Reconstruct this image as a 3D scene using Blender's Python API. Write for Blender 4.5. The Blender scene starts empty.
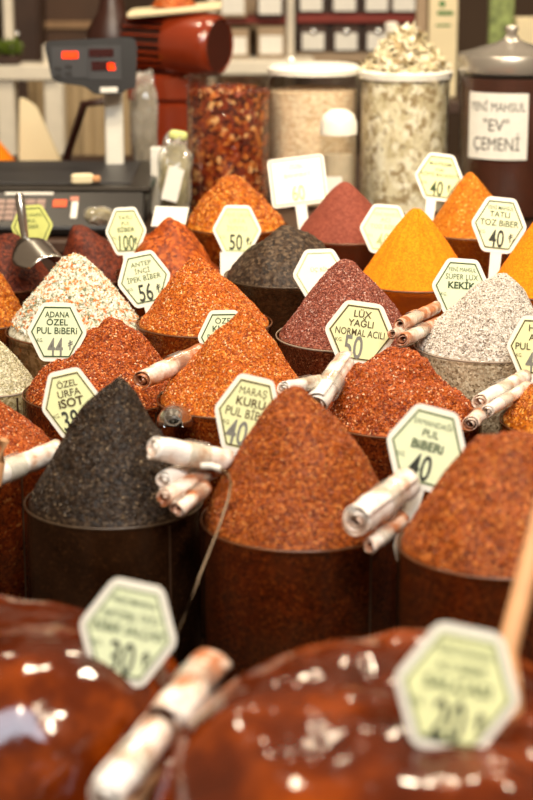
import bpy, math, random
import numpy as np
from mathutils import Matrix, Vector, Euler

SC = bpy.context.scene
COL = SC.collection
PI = math.pi
rad = math.radians

# ------------------------------------------------------------------ camera
CAM = Vector((0.0, 0.0, 1.65))
PITCH = rad(15.0)
LENS = 85.0
FPX = LENS / 36.0 * 800.0
cd = bpy.data.cameras.new('camera')
cam = bpy.data.objects.new('camera', cd)
COL.objects.link(cam)
cam.location = CAM
cam.rotation_euler = (PI / 2 - PITCH, 0, 0)
cd.lens = LENS
cd.sensor_width = 36.0
cd.sensor_fit = 'AUTO'
cd.clip_start = 0.05
cd.dof.use_dof = True
cd.dof.focus_distance = 2.50
cd.dof.aperture_fstop = 4.6
SC.camera = cam

# ------------------------------------------------------------------ world, lamps, exposure
w = bpy.data.worlds.new('market_world')
SC.world = w
w.use_nodes = True
w.node_tree.nodes['Background'].inputs[0].default_value = (1.0, 0.70, 0.46, 1)
w.node_tree.nodes['Background'].inputs[1].default_value = 0.25


def area(loc, target, size, power, col, size_y=None, shape='DISK'):
    l = bpy.data.lights.new('hall_or_fill_light', 'AREA')
    l.shape = shape
    l.size = size
    if size_y:
        l.size_y = size_y
    l.energy = power
    l.color = col
    o = bpy.data.objects.new('hall_or_fill_light', l)
    COL.objects.link(o)
    o.location = loc
    d = Vector(target) - Vector(loc)
    o.rotation_euler = d.to_track_quat('-Z', 'Y').to_euler()
    return o


WARM = (1.0, 0.83, 0.60)
for lx, ly, lz, p in ((-0.75, 0.55, 2.75, 15), (0.15, 0.45, 2.75, 15), (0.95, 0.65, 2.75, 15),
                      (-0.85, 2.1, 2.9, 15), (0.1, 2.3, 2.9, 17), (1.0, 2.2, 2.9, 15),
                      (-0.7, 4.0, 2.9, 10), (0.35, 3.9, 2.9, 12), (1.2, 4.0, 2.9, 10)):
    area((lx, ly, lz), (lx * 0.5, ly + 0.35, 1.0), 0.22, p, WARM)
# daylight from the open end of the market hall behind the photographer
area((0.25, -0.25, 3.3), (0.05, 1.5, 1.0), 1.9, 46, (0.74, 0.87, 1.0), 0.8, 'RECTANGLE')
# added fill light, out of view, that brightens the jars on the platform
jar_fill_light = area((0.25, 1.9, 2.75), (0.18, 3.75, 1.18), 0.25, 3.6, WARM)
jar_fill_light.data.spread = rad(60)

SC.view_settings.view_transform = 'Standard'
SC.view_settings.look = 'None'
SC.view_settings.exposure = 0.18
SC.view_settings.gamma = 1.0
SC.view_settings.use_curve_mapping = False
SC.cycles.max_bounces = 10
SC.cycles.transparent_max_bounces = 24
SC.cycles.caustics_reflective = False
SC.cycles.caustics_refractive = False
SC.cycles.sample_clamp_indirect = 6.0


# ------------------------------------------------------------------ where a thing seen at (px, py) stands, d metres along the view
CT, ST = math.cos(PITCH), math.sin(PITCH)


def at(px, py, d):
    x = (px - 266.5) / FPX * d
    u = (400.0 - py) / FPX * d
    return Vector((x, d * CT + u * ST, CAM.z - d * ST + u * CT))


def at_y(px, py, y):
    k = (400.0 - py) / FPX
    return at(px, py, y / (CT + k * ST))


# ------------------------------------------------------------------ materials
def lin(c):
    r = []
    for v in c:
        v = v / 255.0
        r.append(v / 12.92 if v <= 0.04045 else ((v + 0.055) / 1.055) ** 2.4)
    return (r[0], r[1], r[2], 1.0)


class NT:
    def __init__(s, name):
        s.m = bpy.data.materials.new(name)
        s.m.use_nodes = True
        s.t = s.m.node_tree
        s.t.nodes.clear()
        s.out = s.n('ShaderNodeOutputMaterial')

    def n(s, typ, **kw):
        nd = s.t.nodes.new(typ)
        for k, v in kw.items():
            setattr(nd, k, v)
        return nd

    def l(s, a, b):
        s.t.links.new(a, b)

    def ramp(s, fac, stops, interp='LINEAR'):
        r = s.n('ShaderNodeValToRGB')
        cr = r.color_ramp
        cr.interpolation = interp
        while len(cr.elements) > 1:
            cr.elements.remove(cr.elements[-1])
        cr.elements[0].position = stops[0][0]
        cr.elements[0].color = stops[0][1]
        for p, c in stops[1:]:
            e = cr.elements.new(p)
            e.color = c
        s.l(fac, r.inputs[0])
        return r.outputs[0]

    def coord(s):
        return s.n('ShaderNodeTexCoord').outputs['Object']

    def noise(s, scale, detail=3.0, rough=0.55):
        nd = s.n('ShaderNodeTexNoise')
        nd.inputs['Scale'].default_value = scale
        nd.inputs['Detail'].default_value = detail
        nd.inputs['Roughness'].default_value = rough
        s.l(s.coord(), nd.inputs['Vector'])
        return nd


def simple(name, col, rough=0.5, metal=0.0, var=0.12, vscale=30.0, bump=0.0, bscale=120.0, spec=0.5, coat=0.0):
    g = NT(name)
    p = g.n('ShaderNodeBsdfPrincipled')
    c = lin(col)
    d = tuple(max(0, v * (1 - var)) for v in c[:3]) + (1,)
    b = tuple(min(1, v * (1 + var)) for v in c[:3]) + (1,)
    nz = g.noise(vscale)
    g.l(g.ramp(nz.outputs[0], [(0.3, d), (0.7, b)]), p.inputs['Base Color'])
    p.inputs['Roughness'].default_value = rough
    p.inputs['Metallic'].default_value = metal
    p.inputs['Specular IOR Level'].default_value = spec
    p.inputs['Coat Weight'].default_value = coat
    if bump:
        bn = g.n('ShaderNodeBump')
        bn.inputs['Strength'].default_value = bump
        bn.inputs['Distance'].default_value = 0.002
        g.l(g.noise(bscale).outputs[0], bn.inputs['Height'])
        g.l(bn.outputs[0], p.inputs['Normal'])
    g.l(p.outputs[0], g.out.inputs[0])
    return g.m


def emit(name, col, s):
    g = NT(name)
    e = g.n('ShaderNodeEmission')
    e.inputs[0].default_value = lin(col)
    e.inputs[1].default_value = s
    g.l(e.outputs[0], g.out.inputs[0])
    return g.m


def grain(name, stops, size, bump=0.6, rough=0.7, dist=0.0015, broad=0.18):
    """ground spice: every flake its own tint, broad drifts of tone"""
    g = NT(name)
    p = g.n('ShaderNodeBsdfPrincipled')
    vo = g.n('ShaderNodeTexVoronoi')
    vo.inputs['Scale'].default_value = 1.0 / size
    g.l(g.coord(), vo.inputs['Vector'])
    sep = g.n('ShaderNodeSeparateColor')
    g.l(vo.outputs['Color'], sep.inputs[0])
    c = g.ramp(sep.outputs[0], [(q, lin(k)) for q, k in stops])
    hs = g.n('ShaderNodeHueSaturation')
    nz = g.noise(28.0, 4.0)
    mr = g.n('ShaderNodeMapRange')
    mr.inputs[1].default_value = 0.3
    mr.inputs[2].default_value = 0.7
    mr.inputs[3].default_value = 1 - broad
    mr.inputs[4].default_value = 1 + broad
    g.l(nz.outputs[0], mr.inputs[0])
    g.l(mr.outputs[0], hs.inputs['Value'])
    g.l(c, hs.inputs['Color'])
    g.l(hs.outputs[0], p.inputs['Base Color'])
    p.inputs['Roughness'].default_value = rough
    p.inputs['Specular IOR Level'].default_value = 0.25
    bn = g.n('ShaderNodeBump')
    bn.inputs['Strength'].default_value = bump
    bn.inputs['Distance'].default_value = dist
    ad = g.n('ShaderNodeMath', operation='ADD')
    g.l(sep.outputs[1], ad.inputs[0])
    n2 = g.noise(0.6 / size, 2.0)
    g.l(n2.outputs[0], ad.inputs[1])
    g.l(ad.outputs[0], bn.inputs['Height'])
    g.l(bn.outputs[0], p.inputs['Normal'])
    g.l(p.outputs[0], g.out.inputs[0])
    return g.m


def flakes(name, stops, rough=0.45, spec=0.4, interp='CONSTANT'):
    g = NT(name)
    p = g.n('ShaderNodeBsdfPrincipled')
    ge = g.n('ShaderNodeNewGeometry')
    g.l(g.ramp(ge.outputs['Random Per Island'], [(q, lin(k)) for q, k in stops], interp), p.inputs['Base Color'])
    p.inputs['Roughness'].default_value = rough
    p.inputs['Specular IOR Level'].default_value = spec
    g.l(p.outputs[0], g.out.inputs[0])
    return g.m


def clear(name, tint, dust=None, dust_amt=0.0, gloss=1.0, rough=0.05):
    """thin clear sheet: tinted see-through, a glossy skin, some dust"""
    g = NT(name)
    tr = g.n('ShaderNodeBsdfTransparent')
    tr.inputs[0].default_value = (tint[0], tint[1], tint[2], 1)
    last = tr.outputs[0]
    if dust:
        df = g.n('ShaderNodeBsdfDiffuse')
        df.inputs[0].default_value = lin(dust)
        mx = g.n('ShaderNodeMixShader')
        nz = g.noise(14.0, 6.0, 0.65)
        mr = g.n('ShaderNodeMapRange')
        mr.inputs[1].default_value = 0.42
        mr.inputs[2].default_value = 0.75
        mr.inputs[3].default_value = dust_amt * 0.35
        mr.inputs[4].default_value = dust_amt * 1.6
        g.l(nz.outputs[0], mr.inputs[0])
        g.l(mr.outputs[0], mx.inputs[0])
        g.l(last, mx.inputs[1])
        g.l(df.outputs[0], mx.inputs[2])
        last = mx.outputs[0]
    gl = g.n('ShaderNodeBsdfGlossy')
    gl.inputs['Roughness'].default_value = rough
    lw = g.n('ShaderNodeLayerWeight')
    lw.inputs[0].default_value = 0.5
    pw = g.n('ShaderNodeMath', operation='POWER')
    pw.inputs[1].default_value = 5.0
    g.l(lw.outputs['Facing'], pw.inputs[0])
    mu = g.n('ShaderNodeMath', operation='MULTIPLY_ADD')
    mu.inputs[1].default_value = 0.45 * gloss
    mu.inputs[2].default_value = 0.04 * gloss
    g.l(pw.outputs[0], mu.inputs[0])
    mx = g.n('ShaderNodeMixShader')
    g.l(mu.outputs[0], mx.inputs[0])
    g.l(last, mx.inputs[1])
    g.l(gl.outputs[0], mx.inputs[2])
    g.l(mx.outputs[0], g.out.inputs[0])
    return g.m


M = {}
M['lid_steel'] = simple('polished_lid_steel', (184, 178, 168), 0.26, 0.72, 0.05)
M['steel'] = simple('brushed_steel', (200, 198, 192), 0.22, 1.0, 0.05)
M['dark_steel'] = simple('dull_dark_wire', (110, 92, 72), 0.4, 1.0, 0.1)
M['black_plastic'] = simple('black_plastic', (22, 19, 17), 0.4)
M['grey_plastic'] = simple('grey_plastic', (46, 46, 48), 0.45)
M['white_plastic'] = simple('white_plastic', (236, 233, 222), 0.42, 0, 0.03)
M['card_green'] = simple('pale_green_card', (226, 236, 196), 0.55, 0, 0.03, 60)
M['card_yellow'] = simple('yellow_green_card', (228, 232, 176), 0.55, 0, 0.03, 60)
M['card_olive'] = simple('olive_card', (196, 202, 110), 0.55, 0, 0.05, 60)
M['card_white'] = simple('white_card', (240, 242, 230), 0.5, 0, 0.02, 60)
M['ink_green'] = simple('dark_green_ink', (38, 64, 22), 0.6)
M['ink_brown'] = simple('brown_ink', (78, 62, 22), 0.6)
M['ink_grey'] = simple('grey_marker_ink', (120, 120, 112), 0.6)
M['ink_black'] = simple('black_marker_ink', (38, 42, 32), 0.6)
M['ink_faint'] = simple('faded_green_ink', (168, 186, 132), 0.6)
M['paper'] = simple('white_paper', (226, 224, 216), 0.7, 0, 0.04, 80)
M['wood'] = simple('pale_wood', (190, 140, 96), 0.55, 0, 0.15, 25)
M['dark_wood'] = simple('dark_wood', (62, 42, 30), 0.5, 0, 0.25, 9)
M['counter'] = simple('counter_laminate', (58, 40, 28), 0.6, 0, 0.2, 8)
M['floor'] = simple('floor_tile', (120, 104, 88), 0.5, 0, 0.1, 4)
M['wall'] = simple('plaster_wall', (72, 54, 38), 0.8, 0, 0.18, 2.5)
M['shelf_white'] = simple('white_painted_wood', (226, 218, 200), 0.5, 0, 0.05)
M['machine_red'] = simple('red_enamel', (126, 44, 18), 0.22, 0, 0.08, 20, coat=0.6)
M['machine_dark'] = simple('dark_enamel', (50, 22, 14), 0.4, 0, 0.1)
M['grille_bar'] = simple('brown_grille_bar', (70, 30, 20), 0.4)
M['red_strip'] = simple('red_rail', (120, 36, 22), 0.5)
M['box_dark'] = simple('drawer_brown', (62, 40, 30), 0.55, 0, 0.15, 12)
M['box_beige'] = simple('box_beige', (160, 138, 112), 0.6, 0, 0.12, 12)
M['led'] = emit('red_led', (255, 60, 14), 3.2)
M['led_off'] = simple('led_window', (52, 14, 12), 0.2)
M['orange'] = simple('orange_sticker', (214, 84, 34), 0.5)
M['pinkgrey'] = simple('keypad_grey', (150, 126, 116), 0.5)
M['cream'] = simple('cream_sheet', (228, 214, 176), 0.6, 0, 0.05, 6)
M['green_leaf'] = simple('leaf_green', (96, 116, 34), 0.5, 0, 0.3, 40)
M['carton'] = simple('cream_carton', (222, 208, 170), 0.6, 0, 0.06, 10)
M['print_green'] = simple('green_print', (70, 120, 60), 0.6)
M['teal'] = simple('teal_print', (20, 110, 96), 0.6)
M['glass'] = clear('jar_glass', (0.985, 0.985, 0.975), None, 0, 1.1, 0.03)
M['bag'] = clear('clear_bag', (0.86, 0.85, 0.80), (240, 236, 226), 0.30, 1.8, 0.12)
M['bucket'] = clear('tinted_bucket_sheet', (0.70, 0.60, 0.50), (92, 60, 38), 0.16, 0.5, 0.2)
M['bucket_clear'] = clear('clear_bucket_sheet', (0.93, 0.90, 0.84), (140, 120, 90), 0.08, 0.6, 0.16)
M['rim'] = simple('worn_bucket_rim', (112, 68, 40), 0.4, 0, 0.3, 40)
M['seam'] = simple('bucket_seam', (66, 46, 32), 0.4, 0, 0.2, 40)
M['basin'] = simple('brown_basin', (112, 74, 44), 0.45, 0, 0.2, 20)
M['rim_dark'] = simple('dark_bucket_rim', (78, 62, 46), 0.4, 0, 0.3, 40)
M['rim_pale'] = simple('pale_bucket_rim', (168, 150, 132), 0.35, 0, 0.15, 40)


def roll_mat(sh=0.0, nm='smudged_white_plastic_roll'):
    g = NT(nm)
    p = g.n('ShaderNodeBsdfPrincipled')
    nz = g.noise(42.0, 5.0, 0.6)
    g.l(g.ramp(nz.outputs[0], [(0.30 + sh, lin((178, 112, 74))), (0.40 + sh, lin((218, 188, 166))), (0.55 + sh, lin((240, 234, 226))), (0.8, lin((246, 243, 238)))]),
        p.inputs['Base Color'])
    p.inputs['Roughness'].default_value = 0.28
    p.inputs['Coat Weight'].default_value = 0.4
    p.inputs['Coat Roughness'].default_value = 0.15
    bn = g.n('ShaderNodeBump')
    bn.inputs['Strength'].default_value = 0.5
    bn.inputs['Distance'].default_value = 0.002
    g.l(g.noise(95.0, 3.0).outputs[0], bn.inputs['Height'])
    g.l(bn.outputs[0], p.inputs['Normal'])
    g.l(p.outputs[0], g.out.inputs[0])
    return g.m


M['roll'] = roll_mat()
M['roll_brown'] = roll_mat(0.15, 'brown_smudged_plastic_roll')
M['roll_core'] = simple('brown_smudged_core', (176, 122, 90), 0.4, 0, 0.3, 60)


def paste_mat():
    g = NT('red_pepper_paste')
    p = g.n('ShaderNodeBsdfPrincipled')
    nz = g.noise(13.0, 6.0, 0.6)
    g.l(g.ramp(nz.outputs[0], [(0.3, lin((50, 14, 3))), (0.52, lin((82, 28, 4))), (0.74, lin((146, 62, 7)))]), p.inputs['Base Color'])
    p.inputs['Roughness'].default_value = 0.10
    p.inputs['Specular IOR Level'].default_value = 0.6
    p.inputs['Coat Weight'].default_value = 0.0
    p.inputs['Coat Roughness'].default_value = 0.08
    bn = g.n('ShaderNodeBump')
    bn.inputs['Strength'].default_value = 0.18
    bn.inputs['Distance'].default_value = 0.003
    g.l(g.noise(60.0, 2.0).outputs[0], bn.inputs['Height'])
    g.l(bn.outputs[0], p.inputs['Normal'])
    g.l(p.outputs[0], g.out.inputs[0])
    return g.m


M['paste'] = paste_mat()


# ------------------------------------------------------------------ mesh helpers
class MB:
    def __init__(s):
        s.v, s.f, s.mi = [], [], []

    def add(s, vs, fs, mi=0):
        o = len(s.v)
        s.v += [tuple(p) for p in vs]
        s.f += [tuple(i + o for i in q) for q in fs]
        s.mi += [mi] * len(fs)
        return s

    def box(s, c, d, rot=None, mi=0, bev=0.0):
        hx, hy, hz = d[0] / 2, d[1] / 2, d[2] / 2
        b = min(bev, hx * .9, hy * .9, hz * .9)
        if b <= 0:
            P = [Vector((x, y, z)) for z in (-hz, hz) for y in (-hy, hy) for x in (-hx, hx)]
            F = [(0, 2, 3, 1), (4, 5, 7, 6), (0, 1, 5, 4), (2, 6, 7, 3), (0, 4, 6, 2), (1, 3, 7, 5)]
        else:
            def ring(ix, iy, z):
                return [(ix - 0, -iy + b, z), (ix, iy - b, z), (ix - b, iy, z), (-ix + b, iy, z), (-ix, iy - b, z), (-ix, -iy + b, z), (-ix + b, -iy, z), (ix - b, -iy, z)]
            P = []
            for ix, iy, z in ((hx - b, hy - b, -hz), (hx, hy, -hz + b), (hx, hy, hz - b), (hx - b, hy - b, hz)):
                P += ring(ix, iy, z)
            F = [tuple(range(7, -1, -1)), tuple(range(24, 32))]
            for r in range(3):
                for k in range(8):
                    a, c2 = r * 8 + k, r * 8 + (k + 1) % 8
                    F.append((a, c2, c2 + 8, a + 8))
            P = [Vector(p) for p in P]
        if rot:
            R = Euler(rot).to_matrix()
            P = [R @ p for p in P]
        return s.add([p + Vector(c) for p in P], F, mi)

    def lathe(s, prof, n=48, c=(0, 0, 0), mi=0, axis=None):
        """prof: list of (r, z); r==0 closes on the axis"""
        P, F = [], []
        rows = []
        for r, z in prof:
            if r <= 1e-9:
                rows.append([len(P)])
                P.append(Vector((0, 0, z)))
            else:
                rows.append(list(range(len(P), len(P) + n)))
                P += [Vector((r * math.cos(2 * PI * k / n), r * math.sin(2 * PI * k / n), z)) for k in range(n)]
        for a, b in zip(rows, rows[1:]):
            for k in range(n):
                k2 = (k + 1) % n
                if len(a) == 1 and len(b) == 1:
                    continue
                if len(a) == 1:
                    F.append((a[0], b[k2], b[k]))
                elif len(b) == 1:
                    F.append((a[k], a[k2], b[0]))
                else:
                    F.append((a[k], a[k2], b[k2], b[k]))
        if axis is not None:
            q = Vector(axis).to_track_quat('Z', 'Y')
            P = [q @ p for p in P]
        return s.add([p + Vector(c) for p in P], F, mi)

    def tube(s, pts, r, n=10, mi=0, caps=True):
        pts = [Vector(p) for p in pts]
        rs = r if isinstance(r, (list, tuple)) else [r] * len(pts)
        P, F = [], []
        for i, p in enumerate(pts):
            t = (pts[min(i + 1, len(pts) - 1)] - pts[max(i - 1, 0)]).normalized()
            up = Vector((0, 0, 1)) if abs(t.z) < 0.95 else Vector((0, 1, 0))
            a = t.cross(up).normalized()
            b = a.cross(t)
            P += [p + rs[i] * (math.cos(2 * PI * k / n) * a + math.sin(2 * PI * k / n) * b) for k in range(n)]
        for i in range(len(pts) - 1):
            for k in range(n):
                F.append((i * n + k, i * n + (k + 1) % n, (i + 1) * n + (k + 1) % n, (i + 1) * n + k))
        if caps:
            F.append(tuple(range(n - 1, -1, -1)))
            F.append(tuple(range((len(pts) - 1) * n, len(pts) * n)))
        return s.add(P, F, mi)

    def prism(s, poly, z0, z1, mi=0):
        n = len(poly)
        P = [(x, y, z0) for x, y in poly] + [(x, y, z1) for x, y in poly]
        F = [tuple(range(n - 1, -1, -1)), tuple(range(n, 2 * n))] + [(k, (k + 1) % n, (k + 1) % n + n, k + n) for k in range(n)]
        return s.add(P, F, mi)

    def build(s, name, mats, parent=None, smooth=False, ang=40):
        me = bpy.data.meshes.new(name)
        me.from_pydata(s.v, [], s.f)
        for m in (mats if isinstance(mats, (list, tuple)) else [mats]):
            me.materials.append(m)
        if max(s.mi, default=0):
            me.polygons.foreach_set('material_index', s.mi)
        me.update()
        o = bpy.data.objects.new(name, me)
        COL.objects.link(o)
        if smooth:
            me.shade_smooth()
            me.set_sharp_from_angle(angle=rad(ang))
        if parent is not None:
            o.parent = parent
        return o


def tag(o, label, cat, group=None, kind=None):
    if label:
        o['label'] = label
    if cat:
        o['category'] = cat
    if group:
        o['group'] = group
    if kind:
        o['kind'] = kind
    return o


def thing(name, label, cat, loc=(0, 0, 0), group=None, rot=None):
    o = bpy.data.objects.new(name, None)
    o.empty_display_size = 0.03
    COL.objects.link(o)
    o.location = loc
    if rot is not None:
        o.rotation_euler = rot
    return tag(o, label, cat, group)


# value noise on arrays
RS = np.random.RandomState(5)
_T = RS.rand(64, 64, 64)


def vnoise(p):
    i = np.floor(p).astype(int)
    f = p - i
    f = f * f * (3 - 2 * f)
    r = 0
    for dx in (0, 1):
        for dy in (0, 1):
            for dz in (0, 1):
                wgt = (f[:, 0] if dx else 1 - f[:, 0]) * (f[:, 1] if dy else 1 - f[:, 1]) * (f[:, 2] if dz else 1 - f[:, 2])
                r = r + wgt * _T[(i[:, 0] + dx) % 64, (i[:, 1] + dy) % 64, (i[:, 2] + dz) % 64]
    return r - 0.5


def np_mesh(name, V, F, mats, mi=None, smooth=None):
    me = bpy.data.meshes.new(name)
    me.from_pydata(V.tolist() if hasattr(V, 'tolist') else V, [], F)
    for m in mats:
        me.materials.append(m)
    if mi is not None:
        me.polygons.foreach_set('material_index', mi)
    if smooth is not None:
        me.polygons.foreach_set('use_smooth', smooth)
    me.update()
    o = bpy.data.objects.new(name, me)
    COL.objects.link(o)
    return o


def tets(P, N, size, rs, flat=0.5):
    """small flakes at points P on normals N"""
    n = len(P)
    a = rs.normal(size=(n, 3))
    a -= (a * N).sum(1)[:, None] * N * flat
    a /= np.linalg.norm(a, axis=1)[:, None]
    b = np.cross(N, a)
    b += rs.normal(size=(n, 3)) * 0.35
    b /= np.linalg.norm(b, axis=1)[:, None]
    c = np.cross(a, b)
    s = size * (0.6 + 0.8 * rs.rand(n))[:, None]
    v = np.stack([P + a * s, P - a * s * 0.5 + b * s * 0.75, P - a * s * 0.5 - b * s * 0.75, P + c * s * 0.45], 1).reshape(-1, 3)
    base = (np.arange(n) * 4)[:, None]
    f = np.concatenate([base + np.array(q)[None] for q in ([0, 1, 2], [0, 1, 3], [1, 2, 3], [2, 0, 3])], 0)
    return v, f


# ------------------------------------------------------------------ setting
def struct(name, c, d, m):
    o = MB().box(c, d).build(name, m)
    o['kind'] = 'structure'
    return o


struct('floor', (0, 3.2, -0.02), (9, 9, 0.04), M['floor'])
struct('wall_back', (0, 6.2, 1.4), (9, 0.1, 2.8), M['wall'])
TOP = 0.75
ct = thing('display_counter', 'dark brown counter under the spice buckets', 'counter', (0, 2.6, 0))
MB().box((0, 0, 0.73), (3.4, 3.9, 0.04), bev=0.006).build('counter_top', M['counter'], ct)
for sx in (-1, 1):
    MB().box((sx * 1.6, 0, 0.355), (0.06, 3.8, 0.71)).build('side_panel', M['dark_wood'], ct)
MB().box((0, -1.85, 0.355), (3.14, 0.04, 0.71)).build('front_panel', M['dark_wood'], ct)
SH = 1.045
sp = thing('raised_platform', 'dark wooden platform behind the spices that carries jars, scale and grinder', 'platform', (0, 3.95, TOP))
MB().box((0, 0, SH - TOP - 0.0125), (3.2, 1.16, 0.025), bev=0.004).build('platform_top', M['dark_wood'], sp)
MB().box((0, -0.56, 0.1345), (3.16, 0.02, 0.269)).build('front_board', M['dark_wood'], sp)
for sx in (-1, 1):
    MB().box((sx * 1.56, 0.03, 0.1345), (0.03, 1.08, 0.269)).build('side_board', M['dark_wood'], sp)

# ------------------------------------------------------------------ spices
C_ORANGE = [(0, (124, 50, 6)), (0.3, (178, 84, 12)), (0.65, (202, 106, 20)), (0.9, (222, 142, 54)), (1, (240, 196, 130))]
C_RED = [(0, (98, 34, 6)), (0.35, (152, 66, 14)), (0.7, (180, 86, 24)), (0.93, (206, 118, 54)), (1, (236, 184, 130))]
C_DEEP = [(0, (88, 36, 6)), (0.4, (140, 64, 14)), (0.75, (166, 82, 22)), (1, (200, 120, 56))]
SPICE = {
    'orange': (grain('orange_chili_flakes', C_ORANGE, 0.0026, 0.8, 0.55), flakes('orange_chili_bits', [(0, (154, 64, 8)), (0.3, (200, 100, 18)), (0.7, (222, 126, 36)), (0.9, (240, 178, 96)), (0.97, (250, 224, 180))])),
    'red': (grain('red_chili_flakes', C_RED, 0.003, 0.9, 0.5), flakes('red_chili_bits', [(0, (126, 46, 8)), (0.35, (174, 78, 18)), (0.7, (194, 98, 32)), (0.92, (226, 148, 92)), (0.98, (246, 216, 180))])),
    'deep': (grain('deep_chili_flakes', C_DEEP, 0.003, 0.9, 0.55), flakes('deep_chili_bits', [(0, (116, 46, 8)), (0.4, (162, 76, 18)), (0.75, (184, 100, 36)), (0.94, (220, 150, 80))])),
    'black': (grain('black_isot', [(0, (18, 11, 6)), (0.5, (42, 29, 19)), (0.85, (66, 50, 36)), (1, (104, 86, 64))], 0.0026, 1.0, 0.45), flakes('black_isot_bits', [(0, (22, 14, 8)), (0.4, (50, 35, 24)), (0.8, (72, 55, 40)), (0.97, (136, 116, 90))], 0.4, 0.35)),
    'turmeric': (grain('turmeric_powder', [(0, (222, 112, 4)), (1, (246, 146, 14))], 0.002, 0.25, 0.85, 0.001, 0.06), None),
    'amber': (grain('amber_powder', [(0, (160, 82, 4)), (0.5, (184, 104, 8)), (0.9, (200, 122, 22)), (1, (222, 170, 84))], 0.0028, 0.6, 0.75, 0.0012, 0.1), None),
    'ochre': (grain('ochre_flakes', [(0, (132, 56, 4)), (0.4, (182, 96, 10)), (0.8, (204, 120, 24)), (1, (236, 176, 90))], 0.005, 1.0, 0.5, 0.003), flakes('ochre_bits', [(0, (146, 64, 6)), (0.4, (196, 106, 16)), (0.85, (238, 170, 80))])),
    'mauve': (grain('sumac', [(0, (92, 36, 30)), (0.4, (144, 78, 58)), (0.8, (168, 100, 80)), (1, (208, 164, 146))], 0.0024, 0.8, 0.6), flakes('sumac_bits', [(0, (110, 50, 36)), (0.4, (156, 84, 66)), (0.85, (188, 126, 108)), (0.96, (222, 186, 176))])),
    'mauve_fine': (grain('sumac_fine', [(0, (112, 52, 38)), (1, (142, 74, 58))], 0.0024, 0.35, 0.8, 0.001, 0.08), None),
    'coal': (grain('black_seed', [(0, (30, 20, 14)), (0.6, (62, 46, 34)), (1, (98, 80, 62))], 0.004, 0.9, 0.5, 0.002), None),
    'brown': (grain('dark_red_flakes', [(0, (54, 16, 8)), (0.5, (92, 34, 18)), (1, (124, 54, 28))], 0.0034, 0.8, 0.55, 0.002), None),
    'rust': (grain('rust_flakes', [(0, (104, 38, 6)), (0.5, (154, 66, 14)), (1, (190, 96, 30))], 0.005, 0.9, 0.5, 0.0025), None),
    'kekik': (grain('dried_thyme', [(0, (120, 106, 92)), (0.25, (184, 172, 158)), (0.7, (214, 206, 196)), (1, (240, 236, 230))], 0.0028, 0.9, 0.75), flakes('thyme_bits', [(0, (126, 112, 98)), (0.12, (200, 190, 178)), (0.5, (224, 216, 206)), (0.8, (240, 236, 228))], 0.7)),
    'mix': (grain('soup_mix', [(0, (150, 140, 110)), (0.4, (206, 200, 176)), (0.85, (232, 228, 210)), (1, (222, 150, 84))], 0.006, 0.6, 0.6, 0.003), flakes('soup_mix_bits', [(0, (224, 224, 206)), (0.42, (240, 240, 228)), (0.64, (140, 146, 116)), (0.79, (222, 124, 44)), (0.93, (230, 158, 92))], 0.6)),
    'pale': (grain('pale_seed', [(0, (150, 140, 104)), (0.4, (200, 192, 158)), (1, (232, 228, 204))], 0.0035, 0.9, 0.65, 0.002), flakes('pale_seed_bits', [(0, (176, 168, 132)), (0.4, (214, 208, 178)), (0.8, (236, 232, 212))], 0.6)),
}

BUCKETS = {}


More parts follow.
